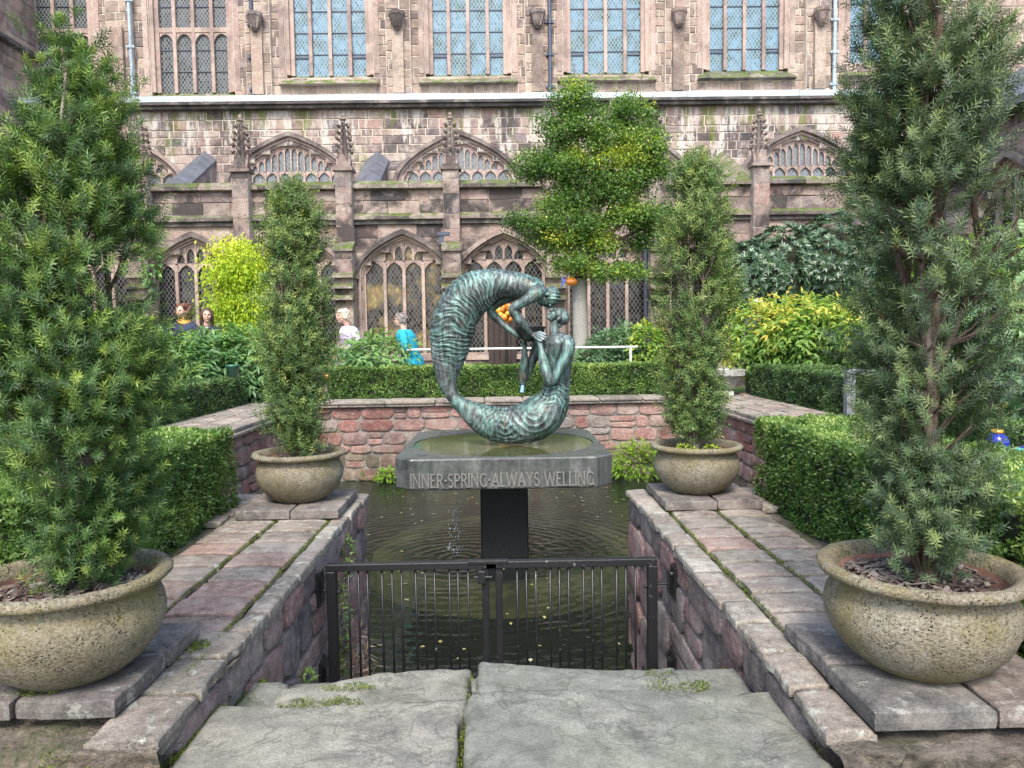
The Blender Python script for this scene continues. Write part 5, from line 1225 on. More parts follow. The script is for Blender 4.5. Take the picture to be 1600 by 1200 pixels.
# ------------------------------------------------------------------ hedges
def hedge(label, x0, x1, y0, y1, z0, z1, dens, ls, mat, seed, rot=0, name='box_hedge'):
    R_ = np.random.default_rng(seed); t = thing(name, label, 'hedge', ((x0 + x1) / 2, (y0 + y1) / 2, z0), 'clipped box hedges')
    i_ = .05; mb = MB()
    mb.box(x0 + i_, x1 - i_, y0 + i_, y1 - i_, z0 - .05, z1 - i_, .05); mb.build('twiggy_light_block', m_core, t)  # solid dark box for the inner twigs, added to block light
    ps = []
    for (a0, a1, b0, b1, ax, fix, nrm) in ((x0, x1, y0, y1, 2, z1, (0, 0, 1)), (x0, x1, z0, z1, 1, y0, (0, -1, 0)), (x0, x1, z0, z1, 1, y1, (0, 1, 0)), (y0, y1, z0, z1, 0, x0, (-1, 0, 0)), (y0, y1, z0, z1, 0, x1, (1, 0, 0))):
        area = (a1 - a0) * (b1 - b0); vis = {2: 1.15, 1: 1 if nrm[1] < 0 else .3, 0: 1 if (nrm[0] < 0) == (x0 > 0) else .3}[ax]
        n = int(area * dens * vis); A_ = R_.uniform(a0, a1, n); B_ = R_.uniform(b0, b1, n); p = np.zeros((n, 3)); nv = np.array(nrm, float)
        if ax == 2: p[:, 0], p[:, 1], p[:, 2] = A_, B_, fix
        elif ax == 1: p[:, 0], p[:, 2], p[:, 1] = A_, B_, fix
        else: p[:, 1], p[:, 2], p[:, 0] = A_, B_, fix
        lump = (fbm(p * 7, 3, seed) - .5); dpt = lump * .09 - np.abs(R_.normal(size=n)) * .022
        hole = fbm(p * 16, 2, seed + 4); keep = hole > (.36 if ax != 2 else .25); p += nv * dpt[:, None]
        # soften the box corners
        c_ = np.array([(x0 + x1) / 2, (y0 + y1) / 2, z1 - .1]); 
        p = p[keep]; n = len(p); d = nv * .55 + R_.normal(size=(n, 3)) * .75 + np.array([0, 0, .3]); 
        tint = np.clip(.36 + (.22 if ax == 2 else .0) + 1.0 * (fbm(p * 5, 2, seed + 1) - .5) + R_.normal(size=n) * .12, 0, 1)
        ps.append(leaves_np(p, d, nv + R_.normal(size=(n, 3)) * .8, ls * R_.uniform(.7, 1.3, n), ls * .62, .12, tint))
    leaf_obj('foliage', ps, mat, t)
    return t
hedge('waist-high clipped box hedge beside the tiled walk behind the nearest right pot', 1.60, 2.25, 1.7, 4.62, ZG, 1.64, 17000, .020, m_box, 61)
hedge('clipped box hedge running outward behind the nearest right pot', 2.3, 4.6, 2.3, 3.2, ZG, 1.54, 9000, .022, m_box, 62)
hedge('clipped box hedge between the left walk and the nearest left pot', -2.30, -1.66, 2.5, 4.55, ZG, 1.64, 17000, .020, m_box, 63)
hedge('clipped box hedge at the left picture edge behind the left pot', -4.4, -2.35, 2.6, 3.6, ZG, 1.56, 11000, .022, m_box, 64)
hedge('long low box hedge behind the far pool wall, in front of the walkers', -2.75, 2.55, 11.72, 12.2, ZG, 1.72, 7000, .034, m_box, 65)
hedge('low box hedge along the coping left of the pool', -4.7, -3.8, 6.6, 11.0, ZG, 1.64, 6500, .032, m_boxd, 66)
hedge('low box hedge along the coping right of the pool', 3.82, 4.7, 6.9, 11.2, ZG, 1.70, 6500, .032, m_boxd, 67)
hedge('dark low box hedge beyond the grey handrail at the right edge', 2.95, 5.6, 4.2, 4.9, ZG, 1.62, 8000, .026, m_boxd, 68)
hedge('dark-leaved box hedge at the left edge beyond the near hedges', -5.8, -2.9, 5.0, 5.7, ZG, 1.62, 7000, .028, m_boxd, 69)
# ------------------------------------------------------------------ leafy shrubs
def blob_pts(R_, n, c, r, zmin=None, shell=.55, lob=.35, seed=0, gap=.0):
    d = R_.normal(size=(n * 2, 3)); d /= np.linalg.norm(d, axis=1, keepdims=True); rr_ = R_.uniform(shell, 1, (n * 2, 1)) ** .6; lb = 1 + lob * (fbm(d * 2.3 + seed, 2, seed)[:, None] - .5) * 2
    p = np.array(c) + d * rr_ * lb * np.array(r)
    if gap: k = vn(p * (2.2 / max(r)) * 2 + seed, seed + 2) > gap; p, d = p[k], d[k]
    if zmin is not None: k = p[:, 2] > zmin; p, d = p[k], d[k]
    return p[:n], d[:n]
LEAFME = {}
def leaf_mesh(mat, nm='leaf'):
    key = mat.name
    if key not in LEAFME:
        L = []
        for q in range(4):
            tt_ = [0, .25, .55, .8, 1]; wv_ = [0, .75, 1, .6, 0]; V = []; 
            for t_, w_ in zip(tt_, wv_):
                z = -.25 * t_ * t_ * (1 + .3 * q) ; V += [(t_, -w_ * .5, z + .10 * w_), (t_, 0, z), (t_, w_ * .5, z + .10 * w_)]
            Fc = []
            for i in range(4):
                for s in (0, 1): a_ = i * 3 + s; Fc.append((a_, a_ + 3, a_ + 4, a_ + 1))
            me = me_np(nm, np.array(V), np.array(Fc), mat, True, {'tint': np.full(len(V), (.25, .45, .6, .85)[q])}); L.append(me)
        LEAFME[key] = L
    return LEAFME[key]
def shrub(label, blobs, n, ll, lw, mat, seed, nobj=0, droop=.4, name='leafy_shrub', cat='shrub', compound=0, tintc=(.2, .7), group=None, stems=True, zb=ZG, gap=.0, fr=None, hue=None):
    R_ = np.random.default_rng(seed); c0 = np.mean([b_[0] for b_ in blobs], 0); t = thing(name, label, cat, (c0[0], c0[1], zb), group)
    PP = []; DD = []
    tot = sum(b_[1][0] * b_[1][2] for b_ in blobs)
    for c_, r_ in blobs:
        p, d = blob_pts(R_, int(n * r_[0] * r_[2] / tot), c_, r_, zb + .05, .45, .35, seed, gap); PP.append(p); DD.append(d)
    p = np.concatenate(PP); d = np.concatenate(DD); n = len(p)
    fd = d * .9 + np.array([0, 0, -droop]) + R_.normal(size=(n, 3)) * .35; fd /= np.linalg.norm(fd, axis=1, keepdims=True)
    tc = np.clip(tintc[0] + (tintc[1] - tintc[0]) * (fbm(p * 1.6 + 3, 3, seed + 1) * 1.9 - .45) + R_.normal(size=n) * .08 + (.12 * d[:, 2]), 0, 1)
    nn_ = d * .5 + np.array([0, -.2, .9]) + R_.normal(size=(n, 3)) * .3
    if compound:      # leaflets in pairs along a drooping rachis
        P2 = []; D2 = []; N2 = []; T2 = []
        sd_ = np.cross(fd, nn_); sd_ /= np.linalg.norm(sd_, axis=1, keepdims=True)
        for k in range(compound):
            t_ = (k + 1) / compound; base = p + fd * ll * 2.6 * t_ + np.array([0, 0, -.35]) * ll * t_ * t_ * 2
            for s in (-1, 1): P2.append(base); D2.append(fd * .45 + sd_ * s * (.9 if k < compound - 1 else .3) + np.array([0, 0, -.25])); N2.append(nn_); T2.append(tc + R_.normal(size=n) * .05)
        p, fd, nn_, tc = np.concatenate(P2), np.concatenate(D2), np.concatenate(N2), np.clip(np.concatenate(T2), 0, 1); fd = fd + R_.normal(size=fd.shape) * .12; fd /= np.linalg.norm(fd, axis=1, keepdims=True)
    n = len(p); idx = R_.permutation(n); no = min(nobj, n)
    if no:
        # the leaves nearest the viewer become objects
        order = np.argsort(np.linalg.norm(p - EYE, axis=1) + R_.uniform(0, 1.2, n)); idx = order
        lm = leaf_mesh(mat); base = Vector((c0[0], c0[1], zb))
        for i in idx[:no]:
            X = Vector(fd[i]).normalized(); Z = Vector(nn_[i]); Yv = Z.cross(X).normalized(); Z = X.cross(Yv); q = Matrix((X, Yv, Z)).transposed().to_quaternion()
            o = bpy.data.objects.new('leaf', lm[min(3, int(tc[i] * 4))]); C.objects.link(o); o.parent = t; o.location = Vector(p[i]) - base; o.rotation_mode = 'QUATERNION'; o.rotation_quaternion = q; s_ = ll * R_.uniform(.8, 1.25); o.scale = (s_, lw * s_ / ll, s_)
    r_ = idx[no:]
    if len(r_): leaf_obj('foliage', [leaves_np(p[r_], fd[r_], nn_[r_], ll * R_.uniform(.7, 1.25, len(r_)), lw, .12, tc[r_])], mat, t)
    if stems:
        mb = MB()
        for c_, r2 in blobs:
            for k in range(4):
                q = np.array([c_[0] + R_.normal() * r2[0] * .3, c_[1] + R_.normal() * r2[1] * .3, c_[2] + r2[2] * .5]); mb.tube([(c_[0] + R_.normal() * .1, c_[1], zb), ((c_[0] + q[0]) / 2, (c_[1] + q[1]) / 2, c_[2]), q], [.02, .014, .006], 6)
        mb.build('stems', m_bark2, t)
    return t
m_peony = leafmat('peony_leaf', [(0, (.04, .10, .035)), (.4, (.10, .21, .07)), (.7, (.19, .33, .09)), (.95, (.38, .46, .08))], .4, .25, .5)
m_wist = leafmat('wisteria_leaf', [(0, (.05, .11, .03)), (.4, (.13, .24, .05)), (.7, (.24, .38, .07)), (.88, (.48, .48, .08)), (1, (.55, .40, .07))], .5, .35, .4)
m_rob = leafmat('golden_leaf', [(0, (.20, .30, .02)), (.5, (.38, .50, .03)), (1, (.60, .62, .07))], .5, .35, .3)
m_maple = leafmat('tree_leaf', [(0, (.045, .10, .025)), (.4, (.11, .21, .045)), (.65, (.22, .33, .06)), (.85, (.45, .50, .06)), (1, (.60, .52, .06))], .5, .3, .4)
m_rhod = leafmat('rhododendron_leaf', [(0, (.015, .042, .022)), (.5, (.045, .095, .045)), (.85, (.09, .16, .075)), (1, (.16, .22, .09))], .3, .1, .6)
m_lime = leafmat('lime_leaf', [(0, (.10, .20, .02)), (.5, (.22, .36, .03)), (1, (.40, .50, .05))], .5, .4, .4)
m_blue = leafmat('grey_green_leaf', [(0, (.06, .13, .07)), (.5, (.13, .24, .12)), (1, (.24, .36, .16))], .45, .3, .4)
def pb(u, v, y, ru, rv, ry=None):
    "blob given by its picture centre, half sizes in picture units, depth"
    x, z = P(u, v, y); k = y / F; return ((x, y, z), (ru * k, ry or ru * k * .8, rv * k))
shrub('mass of tree peony leaves in front of the two dark-coated walkers', [pb(240, 570, 11.0, 50, 34, .5), pb(315, 570, 11.4, 60, 30, .5), pb(390, 562, 11.8, 45, 36, .5), pb(285, 556, 11.6, 55, 12, .4)], 1900, .15, .05, m_peony, 71, nobj=300, compound=3, gap=.1)
shrub('bright lime bush glowing behind the left yew', [pb(205, 525, 9.8, 32, 28, .5), pb(150, 540, 9.2, 70, 50, .5), pb(60, 540, 9.5, 80, 60, .6)], 3800, .12, .06, m_lime, 72, name='lime_shrub')
shrub('broad-leaved green shrub at the left picture edge behind the yew', [pb(40, 580, 8.4, 70, 60, .5), pb(120, 580, 8.8, 60, 50, .5), pb(180, 580, 9.6, 40, 36, .4)], 1500, .13, .06, m_peony, 73, nobj=120, name='broad_leaved_shrub', tintc=(.3, .8))
shrub('peony clump with feathery green leaves between the two grey-haired women', [pb(592, 560, 12.5, 32, 24, .3), pb(545, 566, 12.5, 24, 20, .3)], 420, .15, .045, m_peony, 74, nobj=200, compound=3, name='peony_clump', cat='shrub', tintc=(.25, .75))
shrub('wisteria-like shrub turning yellow beyond the right coping', [pb(1190, 520, 11.8, 48, 42, .5), pb(1250, 515, 11.4, 62, 44, .5), pb(1310, 530, 10.8, 60, 50, .5), pb(1350, 520, 10.5, 50, 40, .5)], 2100, .115, .046, m_wist, 75, nobj=300, compound=3, name='yellowing_shrub', tintc=(.15, .92))
shrub('low fernery and flowers beside the pale tree trunk', [pb(960, 545, 13.4, 45, 30, .4), pb(990, 535, 13.2, 40, 28, .4), pb(930, 560, 13.2, 40, 18, .3)], 3200, .10, .04, m_blue, 76, name='fern_bed')
shrub('small shrub turning golden beside the far right yew', [pb(1010, 545, 12.9, 30, 38, .3), pb(1035, 550, 12.8, 22, 30, .3)], 1500, .10, .05, m_wist, 77, name='golden_shrub', tintc=(.4, 1.0))
shrub('large compound-leaved bush at the right edge above the grey rail', [pb(1560, 530, 4.6, 50, 60, .3), pb(1610, 480, 4.6, 70, 90, .35), pb(1640, 590, 4.6, 50, 40, .2)], 210, .11, .05, m_blue, 78, nobj=300, compound=3, name='large_leaved_bush', tintc=(.3, .9))
shrub('loose green shrub filling the far right behind the yew', [pb(1420, 500, 8.5, 90, 80, .5), pb(1540, 480, 8.5, 90, 110, .5), pb(1640, 470, 8.0, 80, 120, .5)], 3600, .11, .06, m_lime, 79, name='loose_shrub', tintc=(.0, .5))
def rhodo():
    R_ = np.random.default_rng(81); t = thing('rhododendron', 'huge dark evergreen bush with leathery leaves in front of the cloister, right', 'bush', (*P(1240, 600, 14.0)[:1], 14.0, ZG))
    ps = []
    mb = MB()
    for c_, r_ in (pb(1160, 455, 13.6, 42, 75, .8), pb(1215, 440, 13.6, 65, 85, .9), pb(1290, 430, 13.6, 72, 92, .9), pb(1360, 440, 13.4, 70, 85, .9)):
        mb.ball(c_, [q * .78 for q in r_], 12, 8)
        p, d = blob_pts(R_, int(1100 * r_[0]), c_, r_, ZG + .2, .86, .22, 5)
        for k in range(8):
            az = 2 * PI * k / 8; up_ = np.array([0, 0, 1.]); S1 = np.cross(d, up_); S1 /= np.linalg.norm(S1, axis=1, keepdims=True) + 1e-6; S2 = np.cross(d, S1)
            dd = S1 * math.cos(az) + S2 * math.sin(az) + d * .35 + R_.normal(size=p.shape) * .15
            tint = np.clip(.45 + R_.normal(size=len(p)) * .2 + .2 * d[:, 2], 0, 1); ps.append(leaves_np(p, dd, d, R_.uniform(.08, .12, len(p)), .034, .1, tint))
    mb.build('branches', m_core, t, True); leaf_obj('foliage', ps, m_rhod, t)
rhodo()
def tree(label, name, trunk, blobs, n, ll, lw, mat, seed, tr, barkm, gap=.42, droop=.1, tintc=(.1, .9), z0=ZG, limbm=None, limbs=True, spr=None, per=26):
    spr = spr or ll * 2.1
    R_ = np.random.default_rng(seed); t = thing(name, label, 'tree', (trunk[0][0], trunk[0][1], z0))
    mb = MB(); mb.tube(trunk, tr, 12); mb.build('trunk', barkm, t, True); top = np.array(trunk[-1]); ps = []
    if limbs:
        for c_, r_ in blobs:
            mb = MB(); c_ = np.array(c_); mid = (top * .55 + c_ * .45) + np.array([0, 0, -.1]); mb.tube([top + np.array([0, 0, -.1]), mid, c_, c_ + (c_ - mid) * .5], [tr[-1] * .55, tr[-1] * .36, tr[-1] * .2, .008], 7); mb.build('limb', limbm or barkm, t, True)
    tot = sum(b_[1][0] * b_[1][2] for b_ in blobs)
    for c_, r_ in blobs:
        # clumps of leaves round twig ends
        m = int(n * r_[0] * r_[2] / tot / per) + 1; p, d = blob_pts(R_, m, c_, r_, None, .25, .45, seed, gap); m = len(p)
        q = np.repeat(p, per, 0) + R_.normal(size=(m * per, 3)) * spr * np.array([1, 1, .6]); dd = np.repeat(d, per, 0) * .5 + R_.normal(size=(m * per, 3)) * .6 + np.array([0, 0, -droop])
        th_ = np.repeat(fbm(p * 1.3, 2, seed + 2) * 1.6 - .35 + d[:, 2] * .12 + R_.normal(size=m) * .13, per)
        ps.append(leaves_np(q, dd, np.array([0, -.3, 1.]) + R_.normal(size=q.shape) * .5, ll * R_.uniform(.7, 1.3, len(q)), lw, .1, np.clip(tintc[0] + (tintc[1] - tintc[0]) * th_ + R_.normal(size=len(q)) * .06, 0, 1)))
    leaf_obj('crown', ps, mat, t); return t
YT = 13.6
tx, tz = P(908, 565, YT); tx2, tz2 = P(905, 430, YT); tx3, tz3 = P(912, 385, YT)
bl = [pb(u, v, YT + dy, a_, b_, rr_) for u, v, a_, b_, rr_, dy in ((900, 165, 32, 28, .4, 0), (985, 175, 40, 22, .4, .1), (880, 205, 40, 26, .5, 0), (945, 210, 45, 30, .5, -.1), (1005, 225, 32, 34, .4, 0), (830, 258, 34, 18, .4, -.1), (880, 262, 50, 28, .5, 0), (960, 270, 60, 32, .6, 0), (1020, 262, 22, 26, .4, .1), (905, 305, 40, 22, .5, 0), (965, 305, 40, 22, .5, 0), (870, 322, 38, 12, .4, -.2), (835, 347, 52, 12, .4, -.2), (900, 350, 55, 17, .5, -.1), (985, 340, 60, 16, .5, 0), (1030, 345, 26, 24, .4, .1), (865, 374, 45, 16, .4, -.1), (925, 386, 45, 18, .4, 0), (1010, 374, 28, 16, .4, .1), (893, 412, 38, 18, .4, -.1), (945, 426, 40, 11, .4, -.1), (985, 424, 28, 12, .4, 0))]
tree('green tree with yellowing top and pale straight trunk before the cloister', 'garden_tree', [(tx, YT, ZG), (tx, YT, tz), (tx2, YT, tz2), (tx3, YT, tz3)], bl, 62000, .05, .036, m_maple, 91, [.17, .15, .125, .09], m_bark3, gap=.46, tintc=(.0, .85), spr=.115, per=60, limbm=m_bark2)
YR = 13.8
bl = [pb(u, v, YR, a_, b_, .4) for u, v, a_, b_ in ((372, 395, 34, 22), (350, 420, 22, 26), (385, 420, 32, 26), (398, 440, 26, 24), (366, 450, 34, 26), (358, 480, 32, 22), (392, 480, 26, 26), (375, 505, 40, 16), (400, 515, 24, 14))]
rx, rz = P(376, 440, YR)
tree('small golden robinia-like tree with drooping bright yellow foliage', 'golden_tree', [(rx, YR, ZG), (rx + .03, YR, ZG + .7), (rx, YR, rz)], bl, 9500, .075, .038, m_rob, 93, [.05, .045, .03], m_bark2, gap=.40, droop=1.2, tintc=(-.1, 1.0))
shrub('reddish climber leaves showing at the left behind the yew', [pb(236, 400, 15.5, 14, 50, .3)], 300, .12, .08, m_peony, 94, name='climber', stems=True)
# ferns and weeds at the water's edge
shrub('bright green fern clump at the waterline right of the fountain slab', [((2.05, 11.0, .22), (.42, .25, .38)), ((2.6, 11.0, .14), (.3, .2, .25))], 900, .10, .03, m_lime, 95, name='fern_clump', zb=0., stems=False, tintc=(.0, .5))
shrub('small tuft of green weed at the waterline left of the fountain slab', [((-1.72, 11.1, .08), (.22, .15, .14))], 260, .07, .03, m_lime, 96, name='weed_tuft', zb=0., stems=False, tintc=(.1, .6))
shrub('trailing green weed on the left wall behind the gate', [((-.885, 3.95, .62), (.035, .1, .26)), ((-.88, 3.8, .3), (.05, .12, .2)), ((-.88, 4.1, .95), (.03, .05, .12))], 900, .022, .014, m_box, 97, name='wall_weed', zb=0.0, stems=False, cat='weed')
shrub('small leafy weed at the foot of the left wall by the steps', [((-.87, 2.95, .62), (.06, .12, .08)), ((-.88, 3.2, .62), (.03, .08, .1))], 420, .022, .014, m_box, 98, name='step_weed', zb=0.4, stems=False, cat='weed')
m_dry = leafmat('dead_stalk', [(0, (.12, .08, .05)), (.5, (.26, .19, .13)), (1, (.42, .34, .26))], .8, .1, .2)
R_ = np.random.default_rng(99); n = 260; p = np.array([-.80, 3.82, .42]) + R_.normal(size=(n, 3)) * np.array([.045, .07, .12]); d = R_.normal(size=(n, 3)) + np.array([.5, 0, -.6])
t = thing('dead_stalks', 'tangle of dead brown stalks hanging behind the gate at left', 'dead plant', (-.8, 3.82, .2)); leaf_obj('stalks', [leaves_np(p, d, rdir(n), R_.uniform(.04, .12, n), .006, .0)], m_dry, t)
# plants in the far pots
for s, lab in ((1, 'tiny yellow-green seedlings at the foot of the far right yew'),):
    shrub(lab, [((1.2 - .09, 4.38, zb_ + .03), (.07, .05, .03)), ((1.26, 4.36, zb_ + .03), (.05, .04, .03))], 160, .022, .013, m_lime, 101, name='seedlings', zb=zb_ - .03, stems=False, cat='seedlings', tintc=(.4, .9))
# leaves afloat on the water
R_ = np.random.default_rng(7); n = 210; p = np.stack([R_.uniform(-1.6, 1.6, n), R_.uniform(4.2, 11, n), np.full(n, .004)], -1)
k = rng.random(n) < np.clip((p[:, 1] - 3) / 7, .25, 1); p = p[k]; n = len(p); az = R_.uniform(0, 6.28, n); d = np.stack([np.cos(az), np.sin(az), 0 * az], -1)
leaf_obj('floating_leaves', [leaves_np(p, d, np.array([[0, 0, 1.]]).repeat(n, 0), R_.uniform(.025, .07, n), R_.uniform(.015, .035, n), .02)], leafmat('fallen_leaf', [(0, (.20, .17, .06)), (.5, (.36, .34, .14)), (1, (.46, .46, .30))], .6, .1))
# ------------------------------------------------------------------ people
m_skin = simple('skin', (.52, .32, .24), .5, var=.06)
def cloth(name, col, **k): return simple(name, col, .85, var=.15, scale=20, bump=.004, bscale=40, **k)
m_hairbr, m_hairdk, m_hairwh, m_hairgr = simple('auburn_hair', (.12, .05, .03), .6, var=.5, scale=90, bump=.006, bscale=120), simple('brown_hair', (.07, .04, .025), .55, var=.4, scale=90, bump=.004, bscale=120), simple('white_blond_hair', (.62, .55, .42), .6, var=.25, scale=90, bump=.004, bscale=120), simple('grey_hair', (.22, .19, .18), .6, var=.4, scale=90, bump=.004, bscale=120)
m_eye = simple('eye_dark', (.02, .015, .012), .3)
m_lip = simple('lips', (.40, .16, .14), .5)
def person(label, loc, H, face, lean, hairm, hairkind, topm, legm, build=1.0, arm='down', scarf=None, glasses=False, shirt=None, headtilt=0, shoem=None, drape=None):
    "face: heading in degrees, 0 = towards +y, 90 = towards -x"
    t = thing('person', label, 'person', loc); h = H / 7.6; fz = Matrix.Translation(loc) @ Matrix.Rotation(math.radians(face), 4, 'Z')
    # local space: +y forward, x to the right
    Wd = lambda m: setattr(m, 'M', fz) or m
    hip = H * .52; sh = H * .815; ch_ = lean
    def sp(z): return ch_ * max(0, (z - hip) / (sh - hip)) * .12       # forward lean of the spine
    nk = Vector((0, sp(sh) + .015, sh + .035)); hd = Vector((0, sp(sh) + .05 + headtilt * .05, H - h * .52))
    def torso(m, o=0.0, z0=hip - .08, z1=sh, n=24):
        st = [(hip - .10, .165, .125, -.01), (hip, .175, .13, -.012), (hip + .09, .155, .115, 0), (hip + .18, .15, .112, .006), (sh - .18, .17, .125, .012), (sh - .08, .185, .12, .005), (sh - .02, .17, .095, 0), (sh + .03, .085, .07, 0), (sh + .05, .055, .055, .004)]
        V = []; Fc = []; k = 0
        for z, a_, b_, yo in st:
            if z < z0 - 1e-6 or z > z1 + 1e-6: continue
            for i in range(n):
                an = 2 * PI * i / n; V.append(((a_ * build + o) * math.cos(an), yo * build + sp(z) + (b_ * build + o) * math.sin(an), z))
            k += 1
        for i in range(k - 1):
            for j in range(n): Fc.append((i * n + j, i * n + (j + 1) % n, (i + 1) * n + (j + 1) % n, (i + 1) * n + j))
        Fc += [tuple(range(n - 1, -1, -1)), tuple(range((k - 1) * n, k * n))]; m._add(V, Fc)
    if arm == 'down': AR = {s: [(s * .17 * build, sp(sh), sh - .03), (s * .215 * build, sp(sh) - .02, sh - .28), (s * .20 * build, .06, sh - .50), (s * .19, .09, sh - .57)] for s in (-1, 1)}
    elif arm == 'bent': AR = {s: [(s * .17 * build, sp(sh), sh - .03), (s * .225 * build, sp(sh) - .04, sh - .28), (s * .12, .19, sh - .36), (s * .07, .25, sh - .36)] for s in (-1, 1)}
    rr = [.052, .044, .033, .026]
    def limbs_(m, o=0.0, upto=4, k=1):
        for s in (-1, 1): pts = smooth_path([(*q, r_ + o) for q, r_ in list(zip(AR[s], rr))[:upto]], 4); m.tube([q[:3] for q in pts], [q[3] * (build * .5 + .5) for q in pts], 12)
    def legs_(m, o=0.0, z0=.07):
        for s in (-1, 1):
            pts = [(s * .09, 0, hip - .03, .095), (s * .10, .02 + .03 * s, hip * .72, .082), (s * .10, .03 + .05 * s, hip * .52, .062), (s * .10, .0 + .06 * s, hip * .32, .058), (s * .10, -.01 + .06 * s, z0, .042)]
            pts = smooth_path(pts, 4); m.tube([q[:3] for q in pts], [(q[3] + o) * build for q in pts], 12)
    m = Wd(MB()); torso(m); limbs_(m); legs_(m)
    for s in (-1, 1):
        m.ball((s * .10, .05 + .06 * s, .04), (.042, .12, .04), 12, 8)
        w_ = Vector(AR[s][3]); d_ = (w_ - Vector(AR[s][2])).normalized(); sd_ = Vector((0, 0, 1)).cross(d_); sd_ = (sd_ if sd_.length > .2 else Vector((0, 1, 0))).normalized(); up_ = d_.cross(sd_)
        m.tube([w_, w_ + d_ * .05, w_ + d_ * .085], [.026, .036, .030], 10, True, (1, .62))
        for f in range(4): o_ = sd_ * (f - 1.5) * .018; m.tube([w_ + d_ * .07 + o_, w_ + d_ * (.11 + (.0, .008, .004, -.01)[f]) + o_, w_ + d_ * (.135 + (.0, .01, .005, -.015)[f]) + o_ - up_ * .015], [.0095, .0085, .007], 6)
        m.tube([w_ + d_ * .02 - sd_ * .02, w_ + d_ * .055 - sd_ * .042, w_ + d_ * .085 - sd_ * .045], [.011, .0095, .008], 6)
    m.tube([nk - Vector((0, .01, .06)), nk + Vector((0, .01, .02)), hd - Vector((0, .01, h * .2))], [.06, .052, .05], 12)
    k = h / .225; hb = lambda x, y, z, a_, b_, c_: m.ball(hd + Vector((x, y, z)) * k, (a_ * k, b_ * k, c_ * k), 16, 12)
    hb(0, -.01, .02, .075, .092, .088); hb(0, .028, -.04, .058, .062, .075); hb(0, .058, -.092, .028, .028, .024); hb(0, .098, -.012, .012, .018, .024); hb(0, .106, -.028, .014, .013, .010)
    hb(0, .085, .018, .05, .014, .012); hb(0, .086, -.055, .026, .014, .008); hb(0, .084, -.066, .024, .013, .008)
    for s in (-1, 1): hb(s * .077, -.005, -.012, .008, .017, .03); hb(s * .036, .062, -.03, .024, .028, .024)
    bd = m.build('body', m_skin, t); voxel(bd, .009, 2, .5)
    for s in (-1, 1): e = Wd(MB()); e.ball(hd + Vector((s * .031, .083, .002)) * k, (.011 * k, .006 * k, .006 * k), 8, 6); e.build('eye', m_eye, t, True)
    e = Wd(MB()); e.ball(hd + Vector((0, .094, -.060)) * k, (.022 * k, .008 * k, .007 * k), 8, 6); e.build('mouth', m_lip, t, True)
    # hair
    m = Wd(MB()); hh = lambda x, y, z, a_, b_, c_, n=14: m.ball(hd + Vector((x, y, z)) * k, (a_ * k, b_ * k, c_ * k), n, 9)
    R2 = random.Random(len(label))
    if hairkind == 'curly':
        hh(0, -.03, .035, .092, .10, .095)
        for q in range(70):
            an = R2.uniform(-2.6, 2.6) - PI / 2; z = R2.uniform(-.12, .11); r_ = .095 * math.sqrt(max(.15, 1 - (z / .16) ** 2)) + .01
            y_ = math.sin(an) * r_ * 1.1 - .02
            if y_ > .05 and z < .05: continue
            hh(math.cos(an) * r_, y_, z, R2.uniform(.018, .032), R2.uniform(.018, .032), R2.uniform(.022, .04), 7)
    elif hairkind == 'long':
        hh(0, -.022, .032, .084, .098, .092); hh(0, -.075, -.05, .075, .045, .11)
        for s in (-1, 1): m.tube([hd + Vector((s * .06, .03, .08)) * k, hd + Vector((s * .082, .02, .0)) * k, hd + Vector((s * .085, -.01, -.10)) * k, hd + Vector((s * .08, -.03, -.19)) * k], [.02, .026, .024, .01], 8)
    else:
        hh(0, -.022, .034, .086, .10, .088); hh(0, -.07, -.02, .072, .045, .07); hh(0, .045, .072, .06, .045, .03)
        for s in (-1, 1): hh(s * .07, -.02, .0, .02, .045, .06)
        for q in range(30): an = R2.uniform(0, 2 * PI); z = R2.uniform(.0, .1); r_ = .085 * math.sqrt(1 - (z / .13) ** 2); y_ = math.sin(an) * r_ * 1.15 - .02; (hh(math.cos(an) * r_, y_, z + .02, .018, .022, .014, 7) if y_ < .05 or z > .06 else None)
    ho = m.build('hair', hairm, t); voxel(ho, .007, 1, .4)
    # clothes
    m = Wd(MB()); torso(m, .016, hip - .09, sh + .031); limbs_(m, .014, 3)
    for s in (-1, 1): m.ball((s * .15 * build, sp(sh), sh - .035), (.075, .07, .06), 12, 8)
    if drape: m.tube([(0, .0, hip + .05), (0, -.01, hip - .06), (0, -.01, hip - .18)], [.18 * build, .20 * build, .205 * build], 20, True, (1, .76))
    o = m.build('top', topm, t); voxel(o, .011, 2, .5)
    m = Wd(MB()); legs_(m, .014, .1); torso(m, .008, hip - .11, hip + .1); o = m.build('trousers', legm, t); voxel(o, .012, 2, .5)
    for s in (-1, 1): m = Wd(MB()); m.ball((s * .10, .055 + .06 * s, .045), (.05, .135, .048), 12, 8); m.box(s * .10 - .045, s * .10 + .045, -.06 + .06 * s, .17 + .06 * s, .0, .025, .01); m.build('shoe', shoem or m_black, t, True)
    if scarf:
        m = Wd(MB())
        for q in range(4): zq = sh + .035 + q * .026; m.tube([( (.088 - q * .006) * math.cos(a_), .02 + sp(sh) + (.088 - q * .006) * math.sin(a_), zq + .014 * math.sin(a_ * 2 + q) - .01 * math.sin(a_)) for a_ in np.linspace(0, 2 * PI, 22)], .030 - q * .003, 8)
        o = m.build('scarf', scarf, t); voxel(o, .008, 1)
    if shirt:
        m = Wd(MB()); m.tube([(0, sp(sh) + .075, sh + .01), (0, sp(sh) + .095, sh - .09), (0, sp(sh) + .09, sh - .2)], [.045, .055, .04], 12, True, (1, .5)); m.build('shirt', shirt, t, True)
